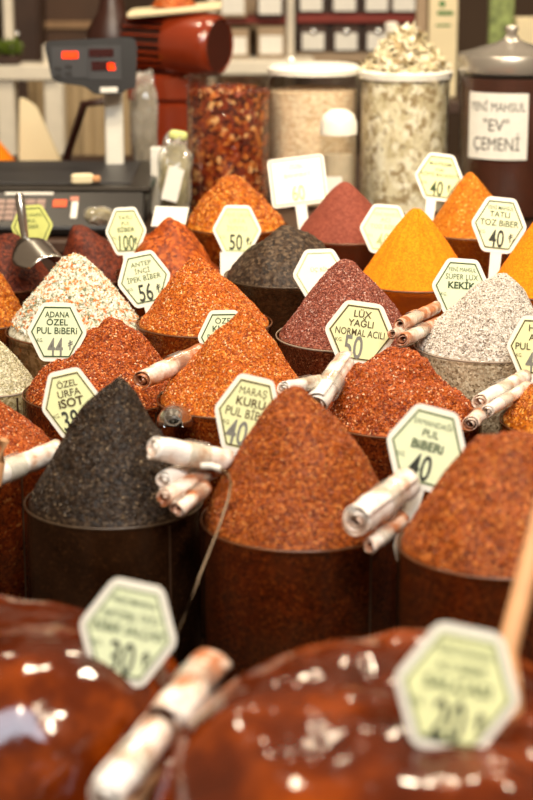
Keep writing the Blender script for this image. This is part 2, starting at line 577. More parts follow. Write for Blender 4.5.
def bucket(key, cx, cy, a, d, label, blabel, spice, apex, conv=0.0, tip=0.07, lump=0.004, bits=0, bit=0.0016,
           name='chili_flake_pile', cat='spice', sheet='bucket', rim='rim', ridges=0.0, seed=1, cap=None, slosh=0.0):
    c = at(cx, cy, d)
    R = a * d / FPX
    ap = at_y(apex[0], apex[1], c.y)
    BUCKETS[key] = (c, R, ap)
    # the bucket: a rolled see-through sheet with a bead round the rim
    b = thing('spice_bucket', blabel, 'bucket', (c.x, c.y, TOP), 'buckets of spice on the counter')
    H = c.z - TOP
    MB().lathe([(0, 0.002), (R - 0.004, 0.002), (R - 0.0015, 0.004), (R, H), (R - 0.0012, H + 0.001), (R - 0.0022, H), (R - 0.0035, 0.006), (0, 0.005)], 72).build('sheet_wall', M[sheet], b, True)
    MB().lathe([(R - 0.0002, H - 0.002), (R + 0.0006, H - 0.0012), (R + 0.0007, H), (R + 0.0001, H + 0.0008), (R - 0.0007, H)], 72).build('rim', M[rim], b, True)
    an = -PI / 2 + 0.72
    MB().box((math.cos(an) * (R + 0.0003), math.sin(an) * (R + 0.0003), H / 2), (0.0012, 0.002, H - 0.01), (0, 0, an)).build('seam', M['seam'], b)
    # the heap
    rs = np.random.RandomState(seed)
    off = np.array([ap.x - c.x, 0.0])
    Ht = ap.z - c.z
    nt, ns = 84, 168
    t = np.linspace(0, 1, nt) ** 0.9
    th = np.linspace(0, 2 * PI, ns, endpoint=False)
    T, TH = np.meshgrid(t, th, indexing='ij')
    e = tip
    g = 1 - (np.sqrt(T ** 2 + e * e) - e) / (math.sqrt(1 + e * e) - e)
    g = g + conv * T * (1 - T)
    if cap:
        g = np.where(g > cap, cap + (g - cap) * 0.25, g)
    Rp = R - 0.0045
    X = Rp * T * np.cos(TH) + off[0] * (1 - T) ** 1.2
    Y = Rp * T * np.sin(TH) + off[1] * (1 - T)
    Z = Ht * g
    p = np.stack([X.ravel(), Y.ravel(), Z.ravel()], 1) + seed * 3.7
    n1 = vnoise(p * 16)
    n2 = vnoise(p * 42 + 9)
    n3 = vnoise(p * 130 + 31)
    edge = np.clip((1 - T.ravel()) * 12, 0.15, 1)
    dz = (n1 * lump * 3.2 + n2 * lump * 1.8 + n3 * lump * 0.7) * edge
    if ridges:
        rr = np.cos(TH * 9 + 3 * np.sin(TH * 2 + seed)).ravel() + 0.6 * np.cos(TH * 17 + seed).ravel()
        dz = dz + ridges * rr * (np.sin(PI * np.clip(T.ravel(), 0, 1)) ** 0.7)
    Z = Z.ravel() + dz + slosh * np.sin(TH.ravel() * 3 + seed) * T.ravel() * (1 - T.ravel())
    V = np.stack([X.ravel(), Y.ravel(), Z], 1)
    V[-ns:, 2] = np.minimum(V[-ns:, 2], 0.0015)
    low = V[-ns:].copy()
    base = low.copy()
    base[:, 2] = -(H - 0.007)
    V = np.concatenate([V, base], 0)
    F = []
    for i in range(nt):
        k = np.arange(ns)
        k2 = (k + 1) % ns
        F += np.stack([i * ns + k, (i + 1) * ns + k, (i + 1) * ns + k2, i * ns + k2], 1).tolist()
    F.append(list(range(nt * ns, (nt + 1) * ns))[::-1])
    surf, bm_ = SPICE[spice]
    mats = [surf]
    mi = [0] * len(F)
    sm = [True] * len(F)
    if bits and bm_ is not None:
        mats.append(bm_)
        # scatter on the heap, denser where area is
        q = np.sqrt(rs.rand(bits)) * (1 - bit * 1.7 / R)
        ph = rs.rand(bits) * 2 * PI
        ii = np.clip(np.searchsorted(t, q), 1, nt - 1)
        jj = (ph / (2 * PI) * ns).astype(int) % ns
        P0 = V[ii * ns + jj]
        P1 = V[(ii - 1) * ns + jj]
        P2 = V[ii * ns + (jj + 1) % ns]
        N = np.cross(P2 - P0, P1 - P0)
        N /= np.maximum(np.linalg.norm(N, axis=1), 1e-9)[:, None]
        N[N[:, 2] < 0] *= -1
        u = rs.rand(bits)[:, None]
        v2 = rs.rand(bits)[:, None]
        P = P0 + u * (P1 - P0) + v2 * (P2 - P0) + N * bit * 0.25
        fv, ff = tets(P, N, bit, rs)
        o0 = len(V)
        V = np.concatenate([V, fv], 0)
        F += (ff + o0).tolist()
        mi += [1] * len(ff)
        sm += [False] * len(ff)
    o = np_mesh(name, V, F, mats, mi, sm)
    o.location = c
    tag(o, label, cat, None, 'stuff')
    return o


B = bucket
# front row
B('A0', -25, 450, 82, 2.25, 'heap of red chili flakes at the left edge, above the long white roll', 'shadowed bucket at the left edge, left of the black heap', 'red', (-12, 398), 0.1, 0.08, 0.004, 7000, seed=2)
B('A1', 114, 500, 89, 2.10, 'tall heap of black pepper flakes, the only black heap in the front row', 'large bucket with scuffed dark wall holding the black heap in front', 'black', (118, 379), 0.22, 0.07, 0.005, 15000, 0.0017, seed=3, rim='rim_dark')
B('A2', 301, 518, 100, 2.03, 'tall pointed heap of orange-red chili at centre front, right of the black heap', 'large brown bucket at centre front with a vertical seam', 'deep', (295, 391), 0.2, 0.18, 0.005, 13000, 0.0017, seed=4)
B('A3', 500, 543, 103, 1.85, 'rounded blurred heap of dark red chili at the right, nearest the red paste', 'large brown bucket at the right, behind the wooden handle', 'deep', (520, 437), 0.55, 0.36, 0.006, 8000, 0.0017, seed=5)
# second row
B('B0', -10, 385, 48, 2.60, 'heap of pale whitish seeds at the left edge', 'small clear bucket at the left edge with greenish seeds showing', 'pale', (-14, 333), 0.3, 0.14, 0.003, 4000, 0.0018, 'seed_pile', 'spice', 'bucket_clear', 'rim_pale', seed=6)
B('B1', 105, 392, 82, 2.50, 'heap of bright red chili flakes behind the black heap and the 38 sign', 'brown bucket at left whose edge shows beside the 38 sign', 'red', (116, 317), 0.25, 0.1, 0.006, 12000, 0.0018, seed=7)
B('B2', 235, 398, 78, 2.37, 'tall pointed heap of orange chili flakes behind the MARAS KURU sign', 'bucket of orange flakes just behind the metal scoop handle', 'orange', (247, 311), 0.12, 0.06, 0.003, 15000, 0.0016, seed=8)
B('B3', 401, 416, 81, 2.35, 'broad lumpy heap of moist red chili in front of the LUX YAGLI sign', 'dark brown bucket under the lumpy red heap right of centre', 'red', (370, 348), 0.55, 0.14, 0.010, 13000, 0.0019, seed=9, cap=0.80)
B('B4', 580, 420, 80, 2.30, 'heap of yellow-orange chili at the right edge below the cut-off sign', 'bucket at the right edge under the yellow-orange heap', 'ochre', (566, 362), 0.15, 0.1, 0.004, 7000, 0.0017, seed=10)
# third row
B('C0', -14, 320, 43, 2.90, 'brownish orange heap at the left edge beside the speckled mix', 'small bucket at the left edge under the brownish orange heap', 'ochre', (-6, 270), 0.2, 0.15, 0.004, 3000, 0.002, seed=11)
B('C1', 76, 330, 70, 2.78, 'speckled heap of white and orange dried vegetable bits', 'bucket under the speckled white and orange mix', 'mix', (76, 256), 0.25, 0.08, 0.003, 8000, 0.0042, 'soup_mix_pile', seed=12)
B('C2', 204, 322, 68, 2.68, 'tall heap of bright orange chili flakes beside the ANTEP sign', 'bucket under the bright orange heap left of centre, brown rim showing', 'orange', (195, 256), 0.2, 0.06, 0.003, 12000, 0.0018, seed=13)
B('C3', 348, 335, 72, 2.62, 'heap of purplish red sumac behind the LUX YAGLI sign', 'bucket with pale rim under the purplish sumac heap', 'mauve', (344, 261), 0.16, 0.09, 0.003, 12000, 0.0017, 'sumac_pile', rim='rim_pale', seed=14)
B('C4', 487, 345, 73, 2.52, 'heap of grey-white dried thyme in front of the KEKIK sign', 'clear bucket with grey-brown thyme showing through its wall', 'kekik', (504, 275), 0.25, 0.18, 0.004, 14000, 0.0018, 'thyme_pile', 'spice', 'bucket_clear', 'rim_pale', seed=15)
# fourth row
B('D0', 5, 282, 52, 3.05, 'dark brownish red heap at far left with a metal scoop in it', 'bucket at far left under the heap that holds the scoop', 'brown', (12, 236), 0.3, 0.2, 0.004, seed=16)
B('D1', 95, 275, 42, 3.20, 'dark brownish red heap left of the 100 sign, in front of the scale', 'bucket behind the speckled mix under a dark red heap', 'brown', (75, 224), 0.4, 0.2, 0.004, seed=17)
B('D2', 170, 272, 54, 3.05, 'rust red heap between the 100 sign and the ISOT sign', 'bucket behind the bright orange heap, under the rust red heap', 'rust', (172, 219), 0.35, 0.12, 0.005, seed=18)
B('D3', 288, 275, 64, 2.90, 'black heap in the back rows right of the ISOT sign', 'dark bucket in the middle rows under the rear black heap', 'coal', (288, 225), 0.45, 0.15, 0.005, seed=19, name='black_spice_pile', rim='rim_dark')
B('D4', 415, 280, 60, 2.90, 'smooth bright orange turmeric heap with ridged sides', 'bucket under the smooth bright orange turmeric heap', 'turmeric', (416, 209), 0.1, 0.13, 0.0015, name='turmeric_pile', ridges=0.0028, seed=20)
B('D5', 552, 287, 66, 2.75, 'smooth bright orange powder heap at the right edge', 'bucket at the right edge under smooth orange powder', 'turmeric', (556, 198), 0.05, 0.1, 0.0015, name='turmeric_pile', ridges=0.001, seed=21)
# back row
B('E1', 236, 225, 52, 3.20, 'golden orange flaky heap in front of the jar of dried peppers', 'bucket in the back row under the golden orange heap', 'ochre', (232, 178), 0.35, 0.12, 0.005, 4000, 0.0026, seed=22)
B('E2', 346, 235, 52, 3.15, 'smooth purplish brown heap in front of the jar of pale leaves', 'bucket in the back row under the smooth purplish brown heap', 'mauve_fine', (345, 182), 0.2, 0.1, 0.002, name='sumac_pile', seed=23)
B('E3', 472, 231, 48, 3.10, 'amber orange powder heap in front of the dark jar', 'bucket in the back row under the amber heap', 'amber', (470, 171), 0.12, 0.08, 0.002, name='spice_powder_pile', seed=24)


# ------------------------------------------------------------------ price signs
CAP = 0.66


def text_mesh(lines, mb, z):
    """lines: (text, x, y, height, max width, weight, x squeeze)"""
    for (s, x, y, h, wmax, bold, sq) in lines:
        c = bpy.data.curves.new('lettering', 'FONT')
        c.body = s
        c.size = 1.0
        c.align_x = 'CENTER'
        c.offset = bold
        c.resolution_u = 3
        o = bpy.data.objects.new('lettering', c)
        COL.objects.link(o)
        dg = bpy.context.evaluated_depsgraph_get()
        me = bpy.data.meshes.new_from_object(o.evaluated_get(dg))
        if len(me.vertices):
            vs = [v.co.copy() for v in me.vertices]
            w0 = max(v.x for v in vs) - min(v.x for v in vs)
            k = h / CAP
            kx = k * sq
            if wmax and w0 * kx > wmax:
                kx = wmax / w0
            mb.add([(v.x * kx + x, v.y * k + y, z) for v in vs], [tuple(p.vertices) for p in me.polygons])
        bpy.data.objects.remove(o)
        bpy.data.meshes.remove(me)
        bpy.data.curves.remove(c)
    return mb


def hexagon(w, h, k=1.0, top=0.5):
    a, b = w / 2 * k, h / 2 * k
    t = w * top / 2 * k
    return [(a, 0), (t, b), (-t, b), (-a, 0), (-t, -b), (t, -b)]


def roundpoly(poly, r, n=4):
    out = []
    m = len(poly)
    for i in range(m):
        p = Vector(poly[i])
        a = (Vector(poly[i - 1]) - p)
        b = (Vector(poly[(i + 1) % m]) - p)
        k = min(r, a.length * .4, b.length * .4)
        s, e = p + a.normalized() * k, p + b.normalized() * k
        for j in range(n + 1):
            t = j / n
            q = (1 - t) ** 2 * s + 2 * t * (1 - t) * p + t * t * e
            out.append((q.x, q.y))
    return out


def sign(px, py, wpx, d, roll, lines, price, label, asp=0.95, card='card_green', ink='ink_green', pink='ink_black',
         lira=True, kg=True, stem=0.035, tilt=16, yaw=0.0, margin=0.13, plate='white_plastic', square=False, pricexy=(-0.02, -0.395), ph=0.29, stemx=0.0, stemw=0.2):
    w = wpx * d / FPX
    h = w * asp
    cen = at(px, py, d)
    R = Matrix.Rotation(rad(yaw), 3, 'Z') @ Matrix.Rotation(rad(90 - tilt), 3, 'X') @ Matrix.Rotation(rad(-roll), 3, 'Z')
    L = h / 2 + stem
    base = cen - R @ Vector((0, L, 0))
    root = thing('price_sign', label, 'sign', base, 'price signs stuck in the spices')
    root.rotation_euler = R.to_euler()
    if square:
        outer = [(w / 2, h / 2), (-w / 2, h / 2), (-w / 2, -h / 2), (w / 2, -h / 2)]
    else:
        outer = hexagon(w, h)
    sh = lambda poly: [(x, y + L) for x, y in poly]
    MB().prism(sh(roundpoly(outer, 0.08 * w)), -0.0026, 0.0, 0).build('sign_plate', M[plate], root)
    k = 1 - margin
    inner = [(x * k, y * k) for x, y in outer]
    MB().prism(sh(inner), 0.0, 0.0004).build('printed_card', M[card], root)
    # printed border line on the card
    lw = 0.022
    o1, o2 = [(x * (k - .02), y * (k - .02)) for x, y in outer], [(x * (k - .02 - lw * 2), y * (k - .02 - lw * 2)) for x, y in outer]
    n = len(outer)
    bmb = MB()
    P = [(x, y + L, 0.0008) for x, y in o1] + [(x, y + L, 0.0008) for x, y in o2]
    bmb.add(P, [(i, (i + 1) % n, (i + 1) % n + n, i + n) for i in range(n)])
    bmb.build('border_line', M[ink], root)
    mb = MB()
    tl = [(s, x * w, y * h + L, hh * h * 0.9, ww * w, bo, 1.0) for (s, x, y, hh, ww, bo) in lines]
    if kg:
        tl.append(('KG.', -0.275 * w, -0.17 * h + L, 0.055 * h, 0.10 * w, 0.0, 1.0))
    if tl:
        text_mesh(tl, mb, 0.0009).build('lettering', M[ink], root)
    if price:
        mb = MB()
        q = [(price, pricexy[0] * w, pricexy[1] * h + L, ph * h, 0.36 * w, 0.012, 0.62)]
        if lira:
            q.append(('₺', 0.24 * w, -0.30 * h + L, 0.15 * h, 0.14 * w, 0.0, 1.0))
        text_mesh(q, mb, 0.0009).build('price_number', M[pink], root)
    sw = w * stemw
    sp_ = [(-sw / 2 + stemx * w, L - h / 2 + 0.004), (-sw * 0.42 + stemx * w, -0.03), (stemx * w, -0.045), (sw * 0.42 + stemx * w, -0.03), (sw / 2 + stemx * w, L - h / 2 + 0.004)]
    MB().prism(sp_, -0.0024, -0.0004).build('stake', M[plate], root)
    return root


T = sign
T(57, 332, 61, 2.47, 1, [('ADANA', 0, 0.25, .10, .40, .01), ('ÖZEL', 0, 0.115, .11, .36, .012), ('PUL BiBERi', 0, -.03, .115, .66, .01)], '44', 'hexagonal price sign reading ADANA OZEL PUL BIBERI 44', pink='ink_grey', ph=.28, stem=.03, asp=.97)
T(71, 403, 61, 2.22, -13, [('ÖZEL', 0, 0.24, .10, .34, .012), ('URFA', 0, 0.10, .11, .38, .012), ('iSOT', 0, -.05, .13, .48, .03)], '38', 'yellow hexagonal price sign reading OZEL URFA ISOT 38, left of the black heap', card='card_yellow', ink='ink_brown', lira=False, asp=1.12, ph=.27, pricexy=(-.07, -.385))
T(144, 279, 55, 2.80, -12, [('ANTEP', 0, 0.24, .09, .42, .0), ('İNCİ', 0, 0.11, .09, .28, .0), ('İPEK BİBER', 0, -.03, .10, .62, .0)], '56', 'hexagonal price sign reading ANTEP INCI IPEK BIBER 56', asp=1.0, stem=.03)
T(126, 231, 42, 3.02, -3, [('TATLI', 0, 0.24, .08, .5, .0), ('PUL', 0, 0.12, .08, .3, .0), ('BİBER', 0, -.02, .10, .46, .01)], '100', 'pale green hexagonal sign reading PUL BIBER 100 before the dark heap', asp=1.14, card='card_yellow', ink='ink_green', pink='ink_green', stem=.03)
T(32, 226, 43, 3.12, -4, [('YENİ MAHSÜL', 0, 0.22, .08, .5, .0), ('PUL', 0, 0.08, .09, .42, .0), ('BİBER', 0, -.06, .09, .42, .0)], None, 'olive green hexagonal sign behind the metal scoop', card='card_olive', plate='card_olive', asp=.98, kg=False, stem=.03)
T(237, 230, 50, 3.02, 1, [('YENİ ÜRÜN', 0, 0.26, .08, .5, .0), ('URFA', 0, 0.13, .10, .46, .0), ('İSOTU', 0, -.02, .10, .60, .0)], '50', 'pale hexagonal sign reading URFA ISOTU, left of the rear black heap', card='card_yellow', ink='ink_faint', asp=1.0, stem=.05, stemx=-.12, stemw=.42, lira=True)
T(320, 274, 56, 2.74, -2, [('ÜÇ BİN', 0, 0.05, .08, .4, .0)], None, 'nearly blank white hexagonal sign behind the purplish sumac heap', card='card_white', ink='ink_faint', asp=.90, kg=False, stem=.03)
T(224, 337, 54, 2.50, -1, [('ÖZEL', 0.02, 0.25, .11, .36, .0), ('KURU', 0, 0.10, .12, .42, .012), ('PUL BİBER', 0, -.05, .11, .62, .0)], '40', 'hexagonal sign reading OZEL KURU, half hidden behind the pointed orange heap', asp=1.0)
T(248, 415, 70, 2.11, 13, [('MARAŞ', 0.0, 0.25, .10, .40, .0), ('KURU', 0, 0.105, .11, .42, .02), ('PUL BİBER', 0, -.045, .115, .66, .006)], '40', 'hexagonal price sign reading MARAS KURU PUL BIBER 40', card='card_yellow', ink='ink_brown', pink='ink_grey', asp=1.13, pricexy=(-.1, -.395), stem=.06)
T(360, 333, 73, 2.46, 8, [('LÜX', 0, 0.25, .11, .30, .015), ('YAĞLI', 0, 0.10, .11, .40, .012), ('NORMAL ACILI', 0, -.05, .115, .68, .006)], '50', 'hexagonal price sign reading LUX YAGLI NORMAL ACILI 50', card='card_yellow', ink='ink_brown', pink='ink_grey', asp=.86, lira=False, ph=.34, pricexy=(-.07, -.41))
T(385, 229, 52, 3.0, 4, [('YENİ MAHSÜL', 0, 0.26, .07, .5, .0), ('ACI', 0.0, 0.14, .09, .3, .0), ('TOZ BİBER', 0, 0.0, .09, .62, .0)], '40', 'faded hexagonal sign half hidden behind the turmeric heap', ink='ink_faint', pink='ink_faint', asp=.95)
T(439, 177, 50, 3.14, 7, [('MUHTEŞEM', 0, 0.24, .07, .44, .01), ('ÖZEL', 0, 0.12, .06, .25, .0), ('KÖFTE BAHARATI', 0, 0.0, .085, .74, .0)], '40', 'pale hexagonal sign reading KOFTE BAHARATI beside the amber heap', card='card_yellow', asp=.95, pink='ink_green', stem=.05, stemx=-.1)
T(499, 225, 57, 2.86, 6, [('YENİ MAHSÜL', 0, 0.27, .075, .46, .004), ('TATLI', 0, 0.14, .105, .40, .01), ('TOZ BiBER', 0, -.02, .115, .68, .01)], '40', 'hexagonal price sign reading TATLI TOZ BIBER 40', asp=.98, stem=.03)
T(461, 287, 60, 2.66, 4, [('YENİ MAHSÜL', 0, 0.27, .075, .46, .0), ('SÜPER LÜX', 0, 0.13, .10, .54, .0), ('KEKİK', 0, -.03, .12, .60, .03)], None, 'hexagonal sign reading SUPER LUX KEKIK, with no price', asp=.95, lira=False)
T(536, 347, 60, 2.40, 3, [('HAS', 0, 0.25, .11, .34, .012), ('ACI', 0, 0.10, .11, .34, .012), ('PUL BİBER', 0, -.05, .115, .70, .01)], '45', 'hexagonal price sign cut off by the right edge of the picture', card='card_yellow', ink='ink_brown', pink='ink_grey', asp=1.04)
T(427, 448, 85, 1.97, 15, [('SAMANDAĞI', 0, 0.26, .07, .46, .0), ('PUL', 0, 0.13, .09, .28, .012), ('BiBERi', 0, -.03, .11, .58, .03)], '40', 'slightly blurred hexagonal sign reading PUL BIBERI 40, beside the thick white roll', card='card_green', ink='ink_green', asp=.98, lira=False)
T(128, 633, 101, 1.515, 12, [('YENİ MAHSUL', 0, 0.27, .07, .46, .012), ('NATÜREL TATLI', 0, 0.12, .09, .56, .008), ('BİBER SALÇASI', 0, -.02, .10, .70, .012)], '30', 'blurred hexagonal sign reading BIBER SALCASI 30, at front left in the red paste', asp=1.03, stem=.02, tilt=12)
T(457, 690, 130, 1.25, 12, [('YENİ MAHSÜL', 0, 0.27, .07, .46, .0), ('ACI BİBER', 0, 0.14, .07, .40, .0), ('SALÇASI', 0, -.02, .11, .62, .012)], '20', 'strongly blurred hexagonal sign in the red paste at front right', card='card_yellow', asp=.98, stem=.02, tilt=12, ink='ink_green', stemw=.26)
T(298, 181, 57, 3.25, -7, [('ÖZEL', 0, .25, .09, .3, 0), ('BAHARAT', 0, .08, .09, .66, 0)], '60', 'square white sign on a stake before the jar of beige powder', asp=.86, square=True, card='card_white', ink='ink_faint', pink='ink_faint', kg=False, lira=False, stem=.065, margin=.06, stemw=.2)

# ------------------------------------------------------------------ red paste in front
def mound(cx, cy, R, rimz, topz, label, seed, amp, pw):
    H = topz - rimz
    nt, ns = 120, 200
    t = np.linspace(0, 1, nt)
    th = np.linspace(0, 2 * PI, ns, endpoint=False)
    TT, TH = np.meshgrid(t, th, indexing='ij')
    X, Y = R * TT * np.cos(TH), R * TT * np.sin(TH)
    Z = H * (1 - TT ** pw)
    p = np.stack([X.ravel(), Y.ravel(), Z.ravel() * .6], 1) + seed
    e = np.clip((1 - TT.ravel()) * 8, 0, 1)
    dz = (vnoise(p * 9) * 2.6 + vnoise(p * 21 + 7) * .8 + np.abs(vnoise(p * 48 + 3)) * .28 + vnoise(p * 110 + 3) * .05) * amp * e
    V = np.stack([X.ravel(), Y.ravel(), Z.ravel() + dz], 1)
    base = V[-ns:].copy()
    base[:, :2] *= 0.8
    base[:, 2] = -(rimz - TOP - 0.012)
    V = np.concatenate([V, base], 0)
    F = []
    for i in range(nt):
        k = np.arange(ns)
        k2 = (k + 1) % ns
        F += np.stack([i * ns + k, (i + 1) * ns + k, (i + 1) * ns + k2, i * ns + k2], 1).tolist()
    F.append(list(range(nt * ns, (nt + 1) * ns))[::-1])
    o = np_mesh('pepper_paste_mound', V, F, [M['paste']], None, [True] * len(F))
    o.location = (cx, cy, rimz)
    tag(o, label, 'paste', None, 'stuff')


def basin(cx, cy, R, rimz, label):
    b = thing('paste_basin', label, 'basin', (cx, cy, TOP), 'basins of red pepper paste')
    H = rimz - TOP
    MB().lathe([(0, 0.001), (R * .82, 0.001), (R + .004, H + .004), (R + .002, H + .006), (R * .81, 0.008), (0, 0.008)], 80).build('bowl', M['basin'], b, True)
    MB().lathe([(R + .003, H), (R + .011, H + .002), (R + .012, H + .006), (R + .004, H + .008), (R + .0025, H + .004)], 80).build('rolled_rim', M['basin'], b, True)


mound(-0.225, 1.47, .176, .965, 1.062, 'glossy dark red pepper paste mound at front left', 2.3, .010, 4.5)
basin(-0.225, 1.47, .176, .965, 'wide basin with a beige rim at bottom left')
mound(0.118, 1.235, .205, 1.01, 1.094, 'glossy blurred red pepper paste mound at bottom right', 8.1, .0125, 5.5)
basin(0.118, 1.235, .205, 1.00, 'wide basin holding the paste at bottom right')


# ------------------------------------------------------------------ rolled plastic bags
def roll(a, b, r, label, turns=2.6, seed=0, hole=.28, group='white rolls lying between the heaps'):
    """a sheet rolled up from end a to end b"""
    a, b = Vector(a), Vector(b)
    L = (b - a).length
    rs = random.Random(seed)
    n, m = int(turns * 26), 18
    P, F = [], []
    ph = rs.random() * 6
    for j in range(m):
        z = L * j / (m - 1) - L / 2
        for i in range(n):
            t = i / (n - 1)
            an = t * turns * 2 * PI + ph
            rr = r * (hole + (1 - hole) * t)
            rr *= 1 + .05 * math.sin(an * 2 + z * 90 + ph) * t + .03 * math.sin(z * 230 + an) + .05 * rs.uniform(-1, 1) * (0.4 if j in (0, m - 1) else .15)
            zz = z + (0.003 * math.sin(an * 1.3 + ph) if j in (0, m - 1) else 0)
            P.append((rr * math.cos(an), rr * math.sin(an), zz))
    for j in range(m - 1):
        for i in range(n - 1):
            q = j * n + i
            F.append((q, q + 1, q + n + 1, q + n))
    root = thing('plastic_bag_roll', label, 'roll', (a + b) / 2, group)
    root.rotation_mode = 'QUATERNION'
    root.rotation_quaternion = (b - a).to_track_quat('Z', 'Y')
    o = MB().add(P, F).build('rolled_sheet', M['roll_brown' if seed in (1, 4, 5, 9, 10, 11, 12, 15, 17) else 'roll'], root, True, 60)
    s = o.modifiers.new('thickness', 'SOLIDIFY')
    s.thickness = r * .09
    s.offset = 0
    # tape band round the roll
    zb = L * rs.uniform(-.15, .2)
    bw = min(.012, L * .14)
    MB().lathe([(r * 1.02, zb - bw), (r * 1.075, zb - bw), (r * 1.085, zb), (r * 1.075, zb + bw), (r * 1.02, zb + bw)], 30).build('tape_band', M['bag'], root, True)
    return root


def rl(x0, y0, d0, x1, y1, d1, wpx, label, **k):
    roll(at(x0, y0, d0), at(x1, y1, d1), wpx / 2 * (d0 + d1) / 2 / FPX, label, **k)


rl(141, 380, 2.33, 201, 352, 2.42, 20, 'white plastic roll with an orange patch between the two orange heaps', seed=1)
rl(154, 447, 1.98, 226, 460, 2.02, 26, 'thick white roll lying on top of the bundle beside the black heap', seed=2, turns=3)
rl(163, 480, 1.99, 206, 459, 2.05, 19, 'upper small roll of the bundle, under the thick white roll', seed=3)
rl(164, 497, 1.97, 214, 468, 2.04, 18, 'middle roll of the bundle with a brown smudged side', seed=4)
rl(178, 510, 1.95, 206, 486, 2.01, 18, 'lowest short roll of the bundle by the black heap', seed=5)
rl(317, 404, 2.27, 345, 362, 2.36, 25, 'thick white roll standing on end left of the lumpy red heap', seed=6)
rl(283, 388, 2.22, 318, 381, 2.30, 15, 'small white roll beside the thick roll under the LUX YAGLI sign', seed=7)
rl(356, 522, 1.86, 408, 484, 1.95, 34, 'thick white roll below the blurred PUL BIBERI sign', seed=8, turns=3.2)
rl(369, 546, 1.87, 404, 519, 1.92, 17, 'small brownish roll under the thick roll at centre right', seed=9)
rl(399, 325, 2.46, 436, 307, 2.60, 14, 'upper cinnamon-coloured roll with open spiral end by the thyme', seed=10, turns=2.2)
rl(402, 340, 2.44, 440, 322, 2.56, 14, 'lower roll with open spiral end touching the thyme heap', seed=11, turns=2.2)
rl(392, 334, 2.43, 412, 326, 2.52, 11, 'small roll end between sumac and thyme', seed=12)
rl(479, 402, 2.28, 524, 377, 2.38, 18, 'white plastic roll in front of the clear thyme bucket', seed=13)
rl(487, 411, 2.25, 526, 387, 2.33, 13, 'thin roll between the thyme bucket and the yellow-orange heap', seed=14)
rl(470, 424, 2.22, 488, 408, 2.30, 17, 'short brown-ended roll right of the lumpy red heap', seed=15)
rl(-14, 478, 2.08, 56, 450, 2.16, 25, 'long white roll at the left edge below the red heap', seed=16)
rl(165, 722, 1.40, 211, 664, 1.48, 42, 'blurred white roll with an orange patch between the paste mounds', seed=17, turns=3)
rl(104, 798, 1.31, 157, 732, 1.37, 40, 'blurred white roll nearest the camera at bottom left', seed=18, turns=3)

# ------------------------------------------------------------------ utensils
def scoop(handle_a, handle_b, tip, r, hr, label, hollow=False, flip=1):
    """sheet metal scoop: tube handle from a to b, trough from b to tip"""
    ha, hb, tp = Vector(handle_a), Vector(handle_b), Vector(tip)
    root = thing('metal_scoop', label, 'scoop', hb)
    ax = (tp - hb).normalized()
    up = Vector((0, 0, 1)) - ax * ax.z
    up.normalize()
    sd = ax.cross(up).normalized()
    L = (tp - hb).length
    P, F = [], []
    n, m = 17, 14
    for j in range(m):
        s = j / (m - 1)
        rr = r * (0.55 + 0.45 * min(1, s * 3)) if s < .34 else r * (1 + .06 * s)
        half = PI * (0.58 - 0.26 * max(0, s - .45) / .55)
        for i in range(n):
            an = -half + 2 * half * i / (n - 1)
            P.append(ax * (L * s) + flip * (-up * (rr * math.cos(an) - r * .5)) + sd * rr * math.sin(an))
    for j in range(m - 1):
        for i in range(n - 1):
            q = j * n + i
            F.append((q, q + 1, q + n + 1, q + n))
    F.append(tuple(range(n)))
    o = MB().add(P, F).build('trough', M['steel'], root, True, 50)
    s = o.modifiers.new('thickness', 'SOLIDIFY')
    s.thickness = .0012
    d = ha - hb
    mb = MB()
    q = d.normalized()
    if hollow:
        prof = [(hr * .86, 0.0), (hr, 0.0), (hr, d.length), (hr * .86, d.length), (hr * .86, 0.002)]
    else:
        prof = [(0, 0), (hr * .8, 0), (hr, d.length * .4), (hr, d.length - .004), (hr * .6, d.length), (0, d.length)]
    mb.lathe(prof, 24, (0, 0, 0), axis=q)
    mb.build('handle', M['steel'], root, True)
    return root


scoop(at(19, 193, 2.97), at(25, 238, 2.98), at(50, 268, 2.90), .036, .0074, 'shiny metal scoop stuck in the dark heap at left', flip=-1)
scoop(at(173, 417, 2.18), at(173.4, 416, 2.24), at(176, 413, 2.31), .021, .0104, 'metal scoop with hollow round handle end pointing out, above the bundle of rolls', hollow=True, flip=-1)


hk = thing('wire_hook', 'thin bent wire hook leaning on the bucket at centre front', 'wire', at(178, 632, 1.85))
o0 = hk.location
pts = [at(x_, y_, d_ + .05) for x_, y_, d_ in ((202, 466, 1.87), (212, 466, 1.865), (221, 469, 1.86), (228, 474, 1.855), (231, 483, 1.85), (228, 500, 1.845), (218, 530, 1.835), (198, 580, 1.82), (178, 632, 1.80))]
b_ = pts[-1]
ext = b_ + Vector((-.03, .01, 0))
MB().tube([p - o0 for p in pts] + [Vector((ext.x, ext.y, TOP)) - o0], .0013, 8).build('wire', M['dark_steel'], hk, True)
MB().tube([p - o0 for p in pts[:3]], .0034, 8).build('white_tip', M['white_plastic'], hk, True)['label'] = 'white plastic tip'

sp_root = thing('wooden_spoon', 'wooden spoon handle rising from the paste at right', 'spoon', at(506, 655, 1.36))
o0 = sp_root.location
MB().tube([at(506, 655, 1.36) - o0, at(520, 600, 1.385) - o0, at(540, 518, 1.42) - o0, at(556, 452, 1.45) - o0], [.0085, .0082, .0074, .0066], 14).build('handle', M['wood'], sp_root, True)
q0 = at(506, 655, 1.36) - o0
dv = (at(506, 655, 1.36) - at(520, 600, 1.385)).normalized()
MB().tube([q0, q0 + dv * .02, q0 + dv * .045, q0 + dv * .07, q0 + dv * .082], [.0085, .016, .023, .02, .006], 16).build('bowl', M['wood'], sp_root, True)

